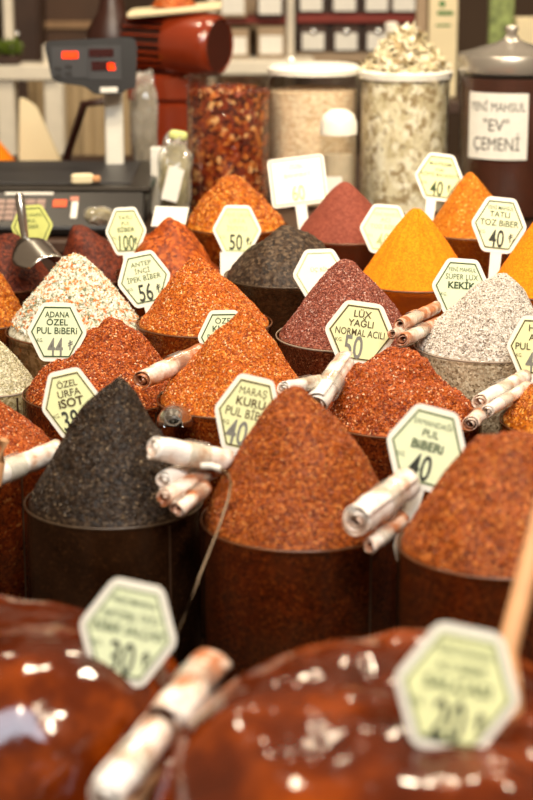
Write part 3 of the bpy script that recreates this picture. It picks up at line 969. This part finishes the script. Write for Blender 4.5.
st = thing('wooden_stick', 'short wooden stick at the left edge by the long white roll', 'stick', at(-4, 486, 2.06))
o0 = st.location
MB().tube([Vector((0, 0, 0)), at(0, 462, 2.06) - o0, at(4, 441, 2.06) - o0, at(5, 438, 2.06) - o0], [.0055, .0058, .006, .004], 12).build('shaft', M['wood'], st, True)

# ------------------------------------------------------------------ jars on the platform
def scatter_leaves(pts, nrm, L, W, rs, curl=.35):
    """bent leaf strips, 2 quads each"""
    n = len(pts)
    a = rs.normal(size=(n, 3))
    a -= (a * nrm).sum(1)[:, None] * nrm * .75
    a /= np.linalg.norm(a, axis=1)[:, None]
    b = np.cross(nrm, a)
    b /= np.maximum(np.linalg.norm(b, axis=1), 1e-6)[:, None]
    c = np.cross(a, b)
    l = (L * (.6 + .8 * rs.rand(n)))[:, None]
    wd = (W * (.6 + .8 * rs.rand(n)))[:, None]
    cu = (curl * (rs.rand(n) - .2))[:, None] * l
    v = np.stack([pts - a * l, pts - b * wd + c * cu * .4, pts + b * wd + c * cu * .4, pts + a * l * .3 - b * wd * .9 + c * cu, pts + a * l * .3 + b * wd * .9 + c * cu, pts + a * l + c * cu * .3], 1).reshape(-1, 3)
    bs = (np.arange(n) * 6)[:, None]
    f3 = np.concatenate([bs + np.array([0, 1, 2])[None], bs + np.array([3, 5, 4])[None]], 0).tolist()
    f4 = (bs + np.array([1, 3, 4, 2])[None]).tolist()
    return v, f3 + f4


def content(name, label, c, R, z0, z1, mats, n, L, W, seed, heap=0.0, cat='spice', zig=.004):
    rs = np.random.RandomState(seed)
    mb = MB()
    mb.lathe([(0, 0), (R - .008, 0), (R - .0015, .004), (R - .0015, z1 - z0 - .006), (R * .6, z1 - z0 + heap * .55), (R * .25, z1 - z0 + heap * .9), (0, z1 - z0 + heap)], 48)
    V = np.array(mb.v)
    F = [list(f) for f in mb.f]
    mi = [0] * len(F)
    if n:
        th = -PI / 2 + (rs.rand(n) - .5) * 3.8
        zz = rs.rand(n) * (z1 - z0)
        rr = R - .001 - rs.rand(n) * zig * .5
        P = np.stack([rr * np.cos(th), rr * np.sin(th), zz], 1)
        N = np.stack([np.cos(th), np.sin(th), 0 * th], 1)
        if heap:
            k = n // 2
            q = np.sqrt(rs.rand(k)) * R * .93
            t2 = rs.rand(k) * 2 * PI
            z2 = (z1 - z0) + heap * np.clip(1 - q / R, 0, 1) ** .8 + .004
            P = np.concatenate([P, np.stack([q * np.cos(t2), q * np.sin(t2), z2], 1)])
            nn = np.stack([np.cos(t2) * .6, np.sin(t2) * .6, 1 + 0 * t2], 1) + rs.normal(size=(k, 3)) * .7
            N = np.concatenate([N, nn / np.linalg.norm(nn, axis=1)[:, None]])
        v, f = scatter_leaves(P, N, L, W, rs)
        # keep bits inside the glass
        rad_ = np.hypot(v[:, 0], v[:, 1])
        lim = np.where(v[:, 2] < z1 - z0, R - .0003, R + .01)
        s = np.minimum(1, lim / np.maximum(rad_, 1e-6))
        v[:, 0] *= s
        v[:, 1] *= s
        v[:, 2] = np.maximum(v[:, 2], .0005)
        o0 = len(V)
        V = np.concatenate([V, v], 0)
        F += [[i + o0 for i in q] for q in f]
        mi += [1] * len(f)
    o = np_mesh(name, V, F, mats, mi)
    o.location = (c[0], c[1], z0)
    tag(o, label, cat, None, 'stuff')
    return o


def jar(px, wpx, topy, y, label, lid=None, fill=None):
    c0 = at_y(px, 200, y)
    d = (y) / (CT + (200.0 / FPX) * ST)
    R = wpx / 2 * d / FPX
    H = at_y(px, topy, y).z - SH
    j = thing('glass_jar', label, 'jar', (c0.x, y, SH), 'big glass jars behind the spices')
    t = .0014
    MB().lathe([(0, .001), (R - .006, .001), (R, .008), (R, H - .014), (R - .004, H - .006), (R - .004, H), (R - .004 - t, H), (R - .004 - t, H - .006), (R - t, H - .016), (R - t, .009), (R - .007, .004), (0, .004)], 64).build('glass_body', M['glass'], j, True, 60)
    return j, c0.x, R, H, d


# dried red peppers, open jar
j, jx, R, H, d = jar(229, 82, 78, 3.72, 'open glass jar of dried red peppers behind the golden heap')
MB().lathe([(R - .005, H - .004), (R + .004, H - .002), (R + .005, H + .003), (R - .001, H + .006), (R - .008, H + .003), (R - .008, H - .003)], 64).build('rim', M['glass'], j, True)
g1 = grain('dried_pepper_mass', [(0, (54, 14, 6)), (0.6, (110, 34, 14)), (1, (150, 62, 24))], .012, .8, .4, .004)
f1 = flakes('dried_pepper_skins', [(0, (72, 18, 8)), (.3, (128, 44, 16)), (.6, (160, 72, 24)), (.8, (196, 116, 50)), (.93, (228, 176, 116))], .25, .6)
content('dried_pepper_fill', 'dried red pepper pieces filling the open jar', (jx, 3.72), R - .0018, SH + .0045, SH + H - .034, [g1, f1], 1900, .010, .0045, 3, .012)
# beige powder with a white lid
j, jx, R, H, d = jar(313, 88, 72, 3.80, 'glass jar of beige spice with a white lid')
MB().lathe([(0, H + .002), (R - .006, H + .002), (R + .003, H - .002), (R + .004, H + .008), (R - .004, H + .015), (0, H + .019)], 64).build('lid', M['white_plastic'], j, True, 50)
MB().lathe([(0, H + .018), (.006, H + .018), (.008, H + .026), (.005, H + .032), (0, H + .033)], 20, (-.045, -.02, 0)).build('lid_knob', M['white_plastic'], j, True)
g2 = grain('beige_spice', [(0, (212, 178, 140)), (0.5, (238, 212, 178)), (1, (248, 232, 206))], .005, .6, .7, .002, .08)
content('beige_spice_fill', 'beige ground spice filling the white-lidded jar', (jx, 3.80), R - .0018, SH + .0045, SH + H - .030, [g2], 0, 1, 1, 4)
# pale dried leaves heaped over the rim
j, jx, R, H, d = jar(403, 88, 72, 3.72, 'glass jar heaped over its white rim with pale dried leaves')
MB().lathe([(R - .004, H - .012), (R + .004, H - .010), (R + .006, H + .002), (R - .001, H + .006), (R - .010, H + .003), (R - .008, H - .006)], 64).build('rim', M['white_plastic'], j, True)['label'] = 'white plastic rim'
g3 = grain('pale_leaf_mass', [(0, (104, 88, 64)), (0.5, (164, 148, 116)), (1, (208, 196, 166))], .012, .8, .6, .004)
f3 = flakes('pale_dried_leaves', [(0, (160, 140, 104)), (.2, (204, 192, 156)), (.5, (228, 220, 190)), (.8, (242, 238, 218))], .55, .3)
content('dried_leaf_fill', 'pale dried leaves filling and topping the open jar', (jx, 3.72), R - .0018, SH + .0045, SH + H - .016, [g3, f3], 1500, .021, .0075, 5, .098)
# dark paste jar with metal lid and hand-written label
JY = 3.66
j, jx, R, H, d = jar(506, 98, 66, JY, 'glass jar of dark paste with domed metal lid and hand-lettered label')
MB().lathe([(R - .002, H - .010), (R + .003, H - .009), (R + .0048, H - .004), (R + .0048, H + .020), (R + .003, H + .024), (R - .010, H + .027), (R - .022, H + .031), (R - .040, H + .037), (.030, H + .044), (.017, H + .050), (.012, H + .058), (0, H + .058)], 64).build('metal_lid', M['lid_steel'], j, True, 35)
MB().lathe([(0, H + .054), (.012, H + .054), (.010, H + .062), (.0125, H + .066), (.0135, H + .071), (.0105, H + .076), (0, H + .078)], 28).build('lid_knob', M['lid_steel'], j, True, 50)
g4 = simple('dark_paste', (64, 28, 14), .35, 0, .3, 16, .3, 40, .5)
content('dark_paste_fill', 'dark reddish brown paste inside the metal-lidded jar', (jx, JY), R - .0018, SH + .0045, SH + H - .012, [g4], 0, 1, 1, 6, cat='paste')
# label wrapped round the jar front
lab_c = at_y(496, 127, JY - R)
half = 31.5 * d / FPX / (R + .0012)
a0 = math.atan2(-1, 0) + math.asin((lab_c.x - jx) / (R + .0012))
zc = lab_c.z - SH
hh = 33 * d / FPX
NSEG = 16
P, F = [], []
for i in range(NSEG + 1):
    an = a0 - half + 2 * half * i / NSEG
    for z in (zc - hh * .97, zc + hh * .97):
        P.append(((R + .0012) * math.cos(an), (R + .0012) * math.sin(an), z))
for i in range(NSEG):
    F.append((2 * i, 2 * i + 2, 2 * i + 3, 2 * i + 1))
lb = MB().add(P, F).build('paper_label', M['paper'], j, True)
tm = text_mesh([('YENİ MAHSUL', 0, .44 * hh, .25 * hh, half * R * 1.8, .0, .9), ('"EV"', .0, -.14 * hh, .34 * hh, half * R * .8, .0, 1), ('ÇEMENİ', 0, -.70 * hh, .36 * hh, half * R * 1.5, .0, 1)], MB(), 0)
tm.v = [((R + .0020) * math.cos(a0 + x / R), (R + .0020) * math.sin(a0 + x / R), zc + y) for x, y, z in tm.v]
tm.build('hand_lettering', M['ink_black'], lb)

# small bottle with white cap in front of the beige jar
bp = at(339, 198, 3.55)
y_ = 3.585
bb = thing('glass_bottle', 'small clear bottle with rounded white cap before the beige jar', 'bottle', (bp.x, y_, SH))
dB = 3.55
rb = 18 * dB / FPX
hb = at_y(339, 128, y_).z - SH
MB().lathe([(0, .001), (rb - .003, .001), (rb, .005), (rb, hb - .012), (rb - .003, hb), (rb - .006, hb), (rb - .0045, hb - .012), (rb - .0045, .007), (0, .005)], 40).build('glass_body', M['glass'], bb, True)
MB().lathe([(rb - .004, hb - .012), (rb + .0015, hb - .011), (rb + .001, hb + .012), (rb * .85, hb + .026), (rb * .5, hb + .034), (0, hb + .037)], 40).build('cap', M['white_plastic'], bb, True)['label'] = 'rounded white cap'
MB().lathe([(0, .006), (rb - .006, .006), (rb - .006, hb * .72), (0, hb * .74)], 32).build('contents', simple('grey_beige_powder', (190, 176, 152), .8, 0, .1, 60), bb, True)
MB().box((-.012, -rb - .0008, hb * .36), (.036, .0012, .052)).build('paper_label', M['paper'], bb)

# ------------------------------------------------------------------ scale
sc = thing('electronic_scale', 'black shop scale with red digits on a white post', 'scale', (-.405, 3.66, SH))
MB().box((0, .02, .030), (.36, .34, .056), bev=.01).build('scale_body', M['black_plastic'], sc)
MB().box((0, .02, .072), (.385, .37, .012), bev=.005).build('weighing_plate', simple('dull_steel_plate', (70, 66, 62), .35, .8, .1), sc)
MB().box((0, .02, .079), (.30, .29, .004), bev=.0015).build('plate_tray', M['grey_plastic'], sc)
kp = MB().box((0, -.212, .037), (.36, .11, .02), (rad(28), 0, 0), bev=.004).build('keypad_panel', M['black_plastic'], sc)
kp2 = MB()
KR = Euler((rad(28), 0, 0)).to_matrix()


def onpad(u, v, du, dv, mat, name):
    c = Vector((0, -.212, .037)) + KR @ Vector((u, v, .0105))
    return MB().box(c, (du, dv, .003), (rad(28), 0, 0), bev=.001).build(name, mat, kp)


for r_ in range(4):
    for c_ in range(5):
        onpad(-.085 + c_ * .0185, -.028 + r_ * .0165, .0165, .0135, M['pinkgrey'], 'key')
onpad(.024, .016, .026, .022, M['orange'], 'sticker')
onpad(.050, .030, .016, .012, simple('pink_sticker', (190, 120, 100), .5), 'sticker')
onpad(-.035, .046, .09, .007, M['paper'], 'white_strip')
onpad(.052, -.004, .012, .05, M['paper'], 'white_strip')
# post and display head
pp = at(114, 120, 3.78)
px_, py_ = pp.x + .405, .14
MB().box((px_, py_, .145), (.036, .030, .17), bev=.004).build('post', M['white_plastic'], sc)['label'] = 'white display post'
hd_c = at_y(90, 66, 3.66 + py_ - .03) - Vector((-.405, 3.66, SH))
hr = (rad(-6), 0, rad(6))
HRM = Euler(hr).to_matrix()


def hp(u, v, w_):
    return hd_c + HRM @ Vector((u, v, w_))


S = 3.76 / FPX
poly = [(-44, 19), (-40, 24), (36, 27), (44, 26), (46, 18), (44, -22), (34, -24), (30, -28), (4, -28), (-6, -20), (-32, -16), (-38, -12)]
hm = MB().prism(roundpoly([(x * S, y * S) for x, y in poly][::-1], .006, 3), 0, .05)
R90 = Matrix.Rotation(rad(90), 3, 'X')
hm.v = [tuple(hd_c + HRM @ (R90 @ Vector(v))) for v in hm.v]
head = hm.build('display_head', M['black_plastic'], sc, True, 30)


def onhead(x0, y0, x1, y1, mat, name, lift=.051, th=.002):
    c = HRM @ (R90 @ Vector(((x0 + x1) / 2 * S, (y0 + y1) / 2 * S, lift)))
    return MB().box(hd_c + c, (abs(x1 - x0) * S, th, abs(y1 - y0) * S), hr, bev=.0006).build(name, mat, head)


onhead(-38, -12, -2, 18, M['grey_plastic'], 'face_panel', .0505)
onhead(-2, -14, 30, 19, M['grey_plastic'], 'face_panel', .0505)
onhead(-1, 8, 23, 16, M['led_off'], 'display_window', .0525)
onhead(1, -5, 24, 4, M['led_off'], 'display_window', .0525)
for (x, y) in ((-32, -3), (-22, -1), (-32, -9), (-22, -8)):
    onhead(x - 3, y - 2, x + 4, y + 2, M['black_plastic'], 'button', .0525)
seg = MB()


def digit(ch, x, y, w_, h_, t):
    on = {'0': 'abcdef', '8': 'abcdefg', '6': 'acdefg', '5': 'acdfg'}[ch]
    B_ = {'a': (x + w_ / 2, y + h_, w_, t), 'g': (x + w_ / 2, y + h_ / 2, w_, t), 'd': (x + w_ / 2, y, w_, t),
          'f': (x, y + h_ * .75, t, h_ / 2), 'e': (x, y + h_ * .25, t, h_ / 2), 'b': (x + w_, y + h_ * .75, t, h_ / 2), 'c': (x + w_, y + h_ * .25, t, h_ / 2)}
    for s_ in on:
        u, v, a_, b2 = B_[s_]
        c = HRM @ (R90 @ Vector((u * S, v * S, .0545)))
        seg.box(hd_c + c, (a_ * S, .001, b2 * S), hr)


for i in range(4):
    digit('0', -26.5 + i * 3.9, 7.5, 2.4, 5.5, 1.2)
digit('0', 17.5, -4, 2.6, 5.5, 1.2)
digit('6', 21.4, -4, 2.2, 5.5, 1.2)
seg.build('red_digits', M['led'], head)['label'] = 'glowing red digits'
onhead(9, -26.5, 26, -21, M['paper'], 'badge', .0515)

# ------------------------------------------------------------------ grinder with red motor
MY = 4.12
gm = thing('spice_grinder', 'red electric spice grinder with ribbed motor behind the scale', 'machine', (at_y(180, 40, MY).x, MY, SH))
mc = at_y(176, 43, MY) - gm.location
S2 = 4.12 / FPX
axd = Vector((1, -.56, -.02)).normalized()
Rm = 30 * S2
mo = MB()
mo.lathe([(0, -.115), (Rm * .80, -.115), (Rm * .86, -.105), (Rm * .86, .000)], 48, mc, axis=axd).build('motor_body', M['machine_dark'], gm, True)
q = axd.to_track_quat('Z', 'Y')
for k in range(22):
    an = 2 * PI * k / 22
    m_ = MB()
    c = Vector((Rm * .93 * math.cos(an), Rm * .93 * math.sin(an), -.05))
    m_.box((0, 0, 0), (Rm * .16, .004, .10))
    Rz = Matrix.Rotation(an, 3, 'Z')
    m_.v = [tuple(mc + q @ (Rz @ Vector(v) + c)) for v in m_.v]
    m_.build('cooling_fin', M['machine_red'], gm)
MB().lathe([(Rm * .86, -.004), (Rm * 1.0, -.004), (Rm * 1.03, .004), (Rm * 1.03, .085), (Rm * .97, .104), (Rm * .86, .110), (Rm * .84, .106), (Rm * .84, .09)], 56, mc, axis=axd).build('fan_cowl', M['machine_red'], gm, True, 50)
gr = MB().lathe([(0, .098), (Rm * .86, .098), (Rm * .86, .104), (0, .104)], 48, mc, axis=axd).build('fan_grille', M['machine_dark'], gm, True)
for k in range(-5, 6):
    hw = math.sqrt(max(.01, 1 - (k / 6) ** 2)) * Rm * .82
    m_ = MB().box((0, 0, 0), (.0028, 2 * hw, .004))
    m_.v = [tuple(mc + q @ (Vector(v) + Vector((k * Rm * .145, 0, .106)))) for v in m_.v]
    m_.build('grille_bar', M['grille_bar'], gr)
# base under the motor and grinding head
MB().box(mc + Vector((-.02, .03, -Rm - .03)), (.17, .11, .06), bev=.008).build('motor_foot', M['machine_red'], gm)
hs_ = mc.z - Rm - .062
MB().box((mc.x - .02, mc.y + .04, hs_ / 2 + .001), (.10, .12, hs_), bev=.008).build('stand', M['machine_red'], gm)
hx = at_y(112, 40, MY + .05) - gm.location
MB().lathe([(0, -.07), (.034, -.07), (.052, -.03), (.055, .02), (.03, .06), (.022, .10), (0, .10)], 36, hx).build('grinding_head', M['machine_dark'], gm, True)
tz = at_y(175, 10, MY) - gm.location
MB().box(tz + Vector((0, .02, 0)), (.20, .16, .012), (0, rad(-5), 0), bev=.003).build('hopper_tray', M['carton'], gm)
tr_ = MB().lathe([(0, 0), (.05, 0), (.035, .02), (0, .028)], 30, tz + Vector((-.002, .01, .007))).build('chili_heap', SPICE['red'][0], gm, True)
fr = thing('red_bracket', 'dark red bent metal bracket behind the scale plate', 'bracket', at_y(66, 172, 4.0))
fr.location.z = SH
o0 = fr.location
MB().tube([Vector((0, 0, 0)), at_y(66, 160, 4.0) - o0, at_y(84, 104, 4.0) - o0, at_y(112, 100, 4.0) - o0, at_y(118, 104, 4.0) - o0, Vector(((at_y(118, 104, 4.0) - o0).x, 0, 0))], .0095, 10).build('bent_tube', M['machine_dark'], fr, True, 60)

# ------------------------------------------------------------------ bags and bits by the scale
def crumple(name, label, cat, c, dims, mat, seed, inner=None, amp=.22, rot=(0, 0, 0)):
    root = thing(name, label, cat, c)

    def blob(k, z0):
        n, m = 28, 20
        P, F = [], []
        for i in range(m + 1):
            a = PI * i / m
            for j_ in range(n):
                b2 = 2 * PI * j_ / n
                P.append([math.sin(a) * math.cos(b2), math.sin(a) * math.sin(b2), -math.cos(a)])
        P = np.array(P)
        nn = vnoise(P * 2.2 + seed * 5) * amp * 2 + vnoise(P * 5.5 + seed) * amp
        P = np.sign(P) * np.abs(P) ** .75 * (1 + nn)[:, None] * np.array(dims)[None] * k * .5
        P[:, 2] += z0
        for i in range(m):
            for j_ in range(n):
                F.append((i * n + j_, i * n + (j_ + 1) % n, (i + 1) * n + (j_ + 1) % n, (i + 1) * n + j_))
        R_ = Euler(rot).to_matrix()
        return [tuple(R_ @ Vector(p)) for p in P], F
    v, f = blob(1.0, dims[2] * .5)
    MB().add(v, f).build('plastic_skin', mat, root, False)
    if inner:
        v, f = blob(.86, dims[2] * .46)
        MB().add(v, f).build('bag_contents', inner, root, True)
    return root


M['herb'] = simple('green_herb', (150, 140, 92), .7, 0, .35, 60)
M['grey_herb'] = simple('grey_herb', (150, 138, 120), .7, 0, .3, 60)
bg = crumple('spice_bag', 'clear bag of greenish herbs with a white tag, left of the red pepper jar', 'bag', Vector((at_y(176, 200, 3.52).x, 3.52, SH)), (.062, .06, .165), M['bag'], 3, M['herb'])
MB().box((-.004, -.036, .085), (.030, .002, .062), (rad(-6), rad(14), 0)).build('paper_tag', M['paper'], bg)
MB().box((.006, -.008, .172), (.034, .02, .018), (0, rad(8), 0), bev=.005).build('green_clip', simple('pale_green_clip', (200, 206, 130), .4), bg)
crumple('spice_bag', 'tall crinkled clear bag right of the scale post', 'bag', Vector((at_y(146, 195, 3.93).x, 3.93, SH)), (.056, .05, .25), M['bag'], 9, M['grey_herb'], .18)
bx = thing('tea_box', 'small white box with a teal stripe behind the herb bag', 'box', (at_y(160, 150, 3.66).x, 3.665, SH))
MB().box((0, 0, .065), (.036, .03, .13), bev=.001).build('carton', M['paper'], bx)
MB().box((.006, -.0155, .09), (.014, .001, .032)).build('teal_print', M['teal'], bx)
cl = crumple('herb_packet', 'small clear packet of greenish leaves by the dark heap', 'packet', at(99, 224, 3.22), (.05, .03, .03), M['bag'], 4, M['herb'], .2, (0, 0, .4))
ws = thing('paper_slip', 'white paper slip lying behind the rust red heap', 'paper', at(170, 222, 3.11))
MB().box((0, 0, 0.008), (.058, .04, .004), (rad(48), 0, rad(-14)), bev=.001).build('folded_sheet', M['paper'], ws)
s2 = thing('tape_roll', 'small white clip on the front of the scale', 'clip', Vector((at_y(82, 186, 3.51).x, 3.52, SH + .0795 + .0105)))
MB().box((0, 0, 0), (.042, .016, .020), (0, 0, .1), bev=.004).build('clip_body', M['cream'], s2)
MB().box((.026, 0, 0), (.016, .012, .013), (0, 0, .1), bev=.003).build('clip_end', M['wood'], s2)
s2.name = 'clip'

# ------------------------------------------------------------------ back of the stall
# white shelving with small drawers, right of the grinder
YB = 5.3


def bp_(x, y, Y=YB):
    return at_y(x, y, Y)


SB = 5.2 / FPX
cab = thing('drawer_cabinet', 'dark cabinet of small labelled drawers behind the jars', 'cabinet', (bp_(355, 60).x, YB, 0))
o0 = cab.location
zt, zb_ = bp_(300, -26).z, bp_(300, 54).z
wcab = 118 * SB
MB().box((0, .16, (zt + zb_) / 2), (wcab, .30, zt - zb_)).build('carcass', M['dark_wood'], cab)
for yy in (14, ):
    MB().box((0, -.004, bp_(352, 18).z), (wcab, .03, 8 * SB)).build('rail', M['red_strip'], cab)['label'] = 'red rail between drawer rows'
MB().box((0, .0, bp_(352, 57).z), (wcab, .03, 9 * SB)).build('bottom_board', M['box_beige'], cab)
for ri, (ya, yb) in enumerate(((-22, 13), (24, 52))):
    for xi, xx in enumerate((312, 345, 377, 404)):
        cx = bp_(xx + (1 if ri else -1), 30).x - o0.x
        z1_, z2_ = bp_(xx, ya).z, bp_(xx, yb).z
        dr = MB().box((cx, -.004, (z1_ + z2_) / 2), (27 * SB, .03, z1_ - z2_ - .006), bev=.003).build('drawer', M['box_dark'], cab)
        MB().box((cx, -.021, z2_ + 11 * SB), (22 * SB, .003, 17 * SB)).build('drawer_label', M['paper'], dr)
        MB().lathe([(0, 0), (.006, 0), (.008, .008), (0, .011)], 14, (cx, -.019, z1_ - 7 * SB), axis=(0, -1, 0)).build('knob', M['steel'], dr, True)
MB().box((0, .15, zb_ / 2), (wcab, .30, zb_ - .002)).build('lower_cupboard', M['dark_wood'], cab)

sh = thing('shelf_unit', 'white painted shelf unit behind the grinder', 'shelf', (bp_(262, 60).x, YB, 0))
o0 = sh.location
for xx in (290, 213):
    MB().box((bp_(xx, 30).x - o0.x, -.03, .8), (8 * SB, .05, 1.6), bev=.004).build('post', M['shelf_white'], sh)
MB().box((bp_(264, 60).x - o0.x, -.14, bp_(260, 61).z), (98 * SB, .17, 14 * SB), bev=.004).build('shelf_board', M['shelf_white'], sh)
MB().box((bp_(252, 60).x - o0.x, -.02, bp_(260, 18).z), (68 * SB, .2, 6 * SB), bev=.004).build('shelf_board', M['red_strip'], sh)['label'] = 'red edged upper board'
MB().box((bp_(252, 60).x - o0.x, .13, .7), (66 * SB, .02, 1.4)).build('back_panel', M['box_beige'], sh)
for (xx, yt, yb, mm) in ((236, 26, 54, 'box_beige'), (271, 24, 54, 'box_beige'), (234, -14, 15, 'box_beige'), (270, -14, 15, 'box_dark')):
    z1_, z2_ = bp_(xx, yt).z, bp_(xx, yb).z
    b2 = thing('storage_box', {(236, 26): 'beige box on the lower shelf beside the motor', (271, 24): 'beige box on the lower shelf beside the white post', (234, -14): 'beige box on the upper shelf above the motor', (270, -14): 'brown box on the upper shelf beside the white post'}[(xx, yt)], 'box', (bp_(xx, 40).x, YB - .08, z2_ + .0015), 'labelled boxes on the white shelf')
    hgt = z1_ - z2_
    MB().box((0, 0, hgt / 2), (27 * SB, .12, hgt), bev=.003).build('box_body', M[mm], b2)
    MB().box((0, -.0615, hgt * .42), (22 * SB, .002, hgt * .6)).build('paper_label', M['paper'], b2)

# right: cartons, bottle and leaves above the metal-lidded jar
YR = 4.75
SR = 4.7 / FPX


def standing(name, label, cat, x0, x1, ytop, Y, dep, mat, group=None):
    c = at_y((x0 + x1) / 2, 60, Y)
    wv = (x1 - x0) * Y / CT / FPX
    top = at_y(x0, ytop, Y).z
    t_ = thing(name, label, cat, (c.x, Y, BS), group)
    MB().box((0, dep / 2, (top - BS) / 2), (wv, dep, top - BS), bev=.002).build('carton', mat, t_)
    return t_, wv, top - BS


BS = 1.16
bs = thing('back_bench', 'dark bench at the back right that carries cartons', 'bench', (.56, 4.86, 0))
MB().box((0, 0, BS - .015), (.62, .42, .03), bev=.003).build('bench_top', M['dark_wood'], bs)
for sx in (-.28, .28):
    for sy in (-.17, .17):
        MB().box((sx, sy, (BS - .03) / 2), (.05, .05, BS - .03)).build('leg', M['dark_wood'], bs)
t_, wv, hv = standing('tea_carton', 'cream carton with green print behind the metal-lidded jar', 'carton', 429, 456, -12, YR, .06, M['carton'])
zg = at_y(440, 13, YR).z - BS
MB().box((.004, -.0006, zg), (wv * .55, .001, .010)).build('print_band', M['print_green'], t_)
MB().lathe([(0, 0), (.008, 0), (.008, .001), (0, .001)], 20, (-.004, -.0001, zg + .022), axis=(0, -1, 0)).build('print_emblem', M['print_green'], t_)
MB().box((0, -.0006, zg - .03), (wv * .5, .001, .005)).build('print_band', M['print_green'], t_)
standing('tea_carton', 'cream carton at the right edge behind the metal lid', 'carton', 516, 545, 18, YR - .03, .06, M['carton'])
standing('wooden_post', 'pale wooden board left of the cream carton', 'board', 416, 426, -12, YR + .02, .03, M['box_beige'])
t_, wv, hv = standing('herb_pack', 'tall pack with green leaf print behind the metal lid knob', 'pack', 489, 512, -12, YR + .01, .04, simple('leaf_print', (126, 140, 84), .4, 0, .6, 45))
bt = thing('white_bottle', 'white plastic bottle behind the jar of pale leaves', 'bottle', (at_y(391, 60, 4.72).x, 4.72, BS))
hz = at_y(391, 22, 4.72).z - BS
MB().lathe([(0, 0), (.030, 0), (.033, .006), (.033, hz * .55), (.026, hz * .66), (.013, hz * .74), (.013, hz * .8), (0, hz * .8)], 32).build('bottle_body', M['white_plastic'], bt, True, 50)
MB().lathe([(0, hz * .79), (.015, hz * .79), (.016, hz * .98), (.012, hz), (0, hz)], 24).build('cap', M['white_plastic'], bt, True)

# left: pale frame, dark cupboard, brown board, plant, cream paper and an orange heap
YL = 5.0
SL = YL / CT / FPX


def bl(x, y, Y=YL):
    return at_y(x, y, Y)


lf = thing('white_stand', 'white painted stand at the upper left', 'stand', (bl(20, 70).x, YL, 0))
o0 = lf.location
MB().box((bl(22, 70).x - o0.x, 0, bl(22, 71).z), (74 * SL, .10, 15 * SL), bev=.004).build('cross_board', M['shelf_white'], lf)
for xx, wd, zt in ((6, 17, 72), (54, 18, 44)):
    h_ = bl(xx, zt).z
    MB().box((bl(xx, 70).x - o0.x, .005, h_ / 2), (wd * SL, .08, h_), bev=.004).build('upright', M['shelf_white'], lf)
MB().box((bl(4, 20).x - o0.x, .09, .76), (9 * SL, .04, 1.52), bev=.004).build('upright', M['shelf_white'], lf)
dc = thing('dark_cupboard', 'tall dark brown cupboard at the upper left behind the white stand', 'cupboard', (bl(24, 30, 5.5).x, 5.5, 0))
MB().box((0, .15, .8), (34 * SL * 1.1, .3, 1.6), bev=.004).build('carcass', M['dark_wood'], dc)
MB().box((0, -.008, .8), (28 * SL * 1.1, .014, 1.5), bev=.004).build('door', M['dark_wood'], dc)
MB().lathe([(0, 0), (.006, 0), (.009, .012), (0, .016)], 16, (-.02, -.015, bl(20, 34, 5.5).z), axis=(0, -1, 0)).build('knob', M['steel'], dc, True)
bd = thing('brown_partition', 'brown panelled partition behind the display head', 'partition', (bl(82, 30, 5.6).x, 5.6, 0))
MB().box((0, .02, .8), (80 * SL * 1.12, .04, 1.6)).build('panel', simple('brown_panel', (78, 52, 32), .6, 0, .2, 6), bd)
MB().box((0, -.006, bl(82, 25, 5.6).z), (78 * SL * 1.12, .012, 8 * SL), bev=.002).build('rail', simple('tan_rail', (150, 118, 84), .5), bd)
cb = thing('beige_curtain', 'pale beige cloth hanging below the display head', 'cloth', (bl(80, 120, 5.2).x, 5.2, 0))
n = 60
P, F = [], []
z1_, z2_ = bl(80, 76, 5.2).z, .004
for i in range(n + 1):
    x_ = (-50 + 100 * i / n) * SL
    y__ = .012 * math.sin(i * .9) + .006 * math.sin(i * 2.1)
    P += [(x_, y__, z2_), (x_ * 1.0, y__ * .6, z1_)]
for i in range(n):
    F.append((2 * i, 2 * i + 2, 2 * i + 3, 2 * i + 1))
o = MB().add(P, F).build('cloth_sheet', simple('beige_cloth', (158, 138, 106), .8, 0, .1, 5), cb, True)
o.modifiers.new('thickness', 'SOLIDIFY').thickness = .003
# plant
pl = thing('potted_plant', 'green plant in a dark trough at the upper left corner', 'plant', (bl(3, 60, 4.86).x, 4.86, bl(3, 71, 4.86).z - 7 * SL + .016))
pl.location.z = bl(22, 71).z + 7.5 * SL
pl.location.y = YL - .03
MB().box((0, 0, .012), (22 * SL, .045, .024), bev=.003).build('trough', M['dark_wood'], pl)
rs = np.random.RandomState(8)
P = np.stack([(rs.rand(120) - .5) * 20 * SL, (rs.rand(120) - .5) * .05, .026 + rs.rand(120) * .035], 1)
Nn = rs.normal(size=(120, 3))
Nn /= np.linalg.norm(Nn, axis=1)[:, None]
v, f = scatter_leaves(P, Nn, .014, .005, rs)
MB().add(v.tolist(), f).build('foliage', M['green_leaf'], pl)
# cream paper cone and orange powder heap in the left distance
cp = thing('paper_sack', 'cream paper sack behind the scale at left', 'sack', (bl(34, 165, 4.3).x, 4.3, SH))
zt = at_y(22, 112, 4.3).z - SH
S3 = 4.3 / FPX
pts2 = [(-14, 0), (30, 0), (4, 52), (-12, 60)]
pm = MB().prism(roundpoly([(x * S3, y * S3 * 1.2) for x, y in pts2], .01), -.02, .02)
pm.v = [(x, z * (1 - .7 * min(1, y / .14)), max(0, y)) for x, y, z in pm.v]
pm.build('sack_body', M['cream'], cp)
oh = thing('powder_heap', 'orange powder heap behind the scale at the left edge', 'spice', (at_y(-12, 175, 4.15).x, 4.15, SH))
hz = at_y(-12, 128, 4.15).z - SH
MB().lathe([(0, hz), (.008, hz - .004), (.055, hz * .42), (.085, 0), (0, 0)], 48).build('heap_body', SPICE['turmeric'][0], oh, True)
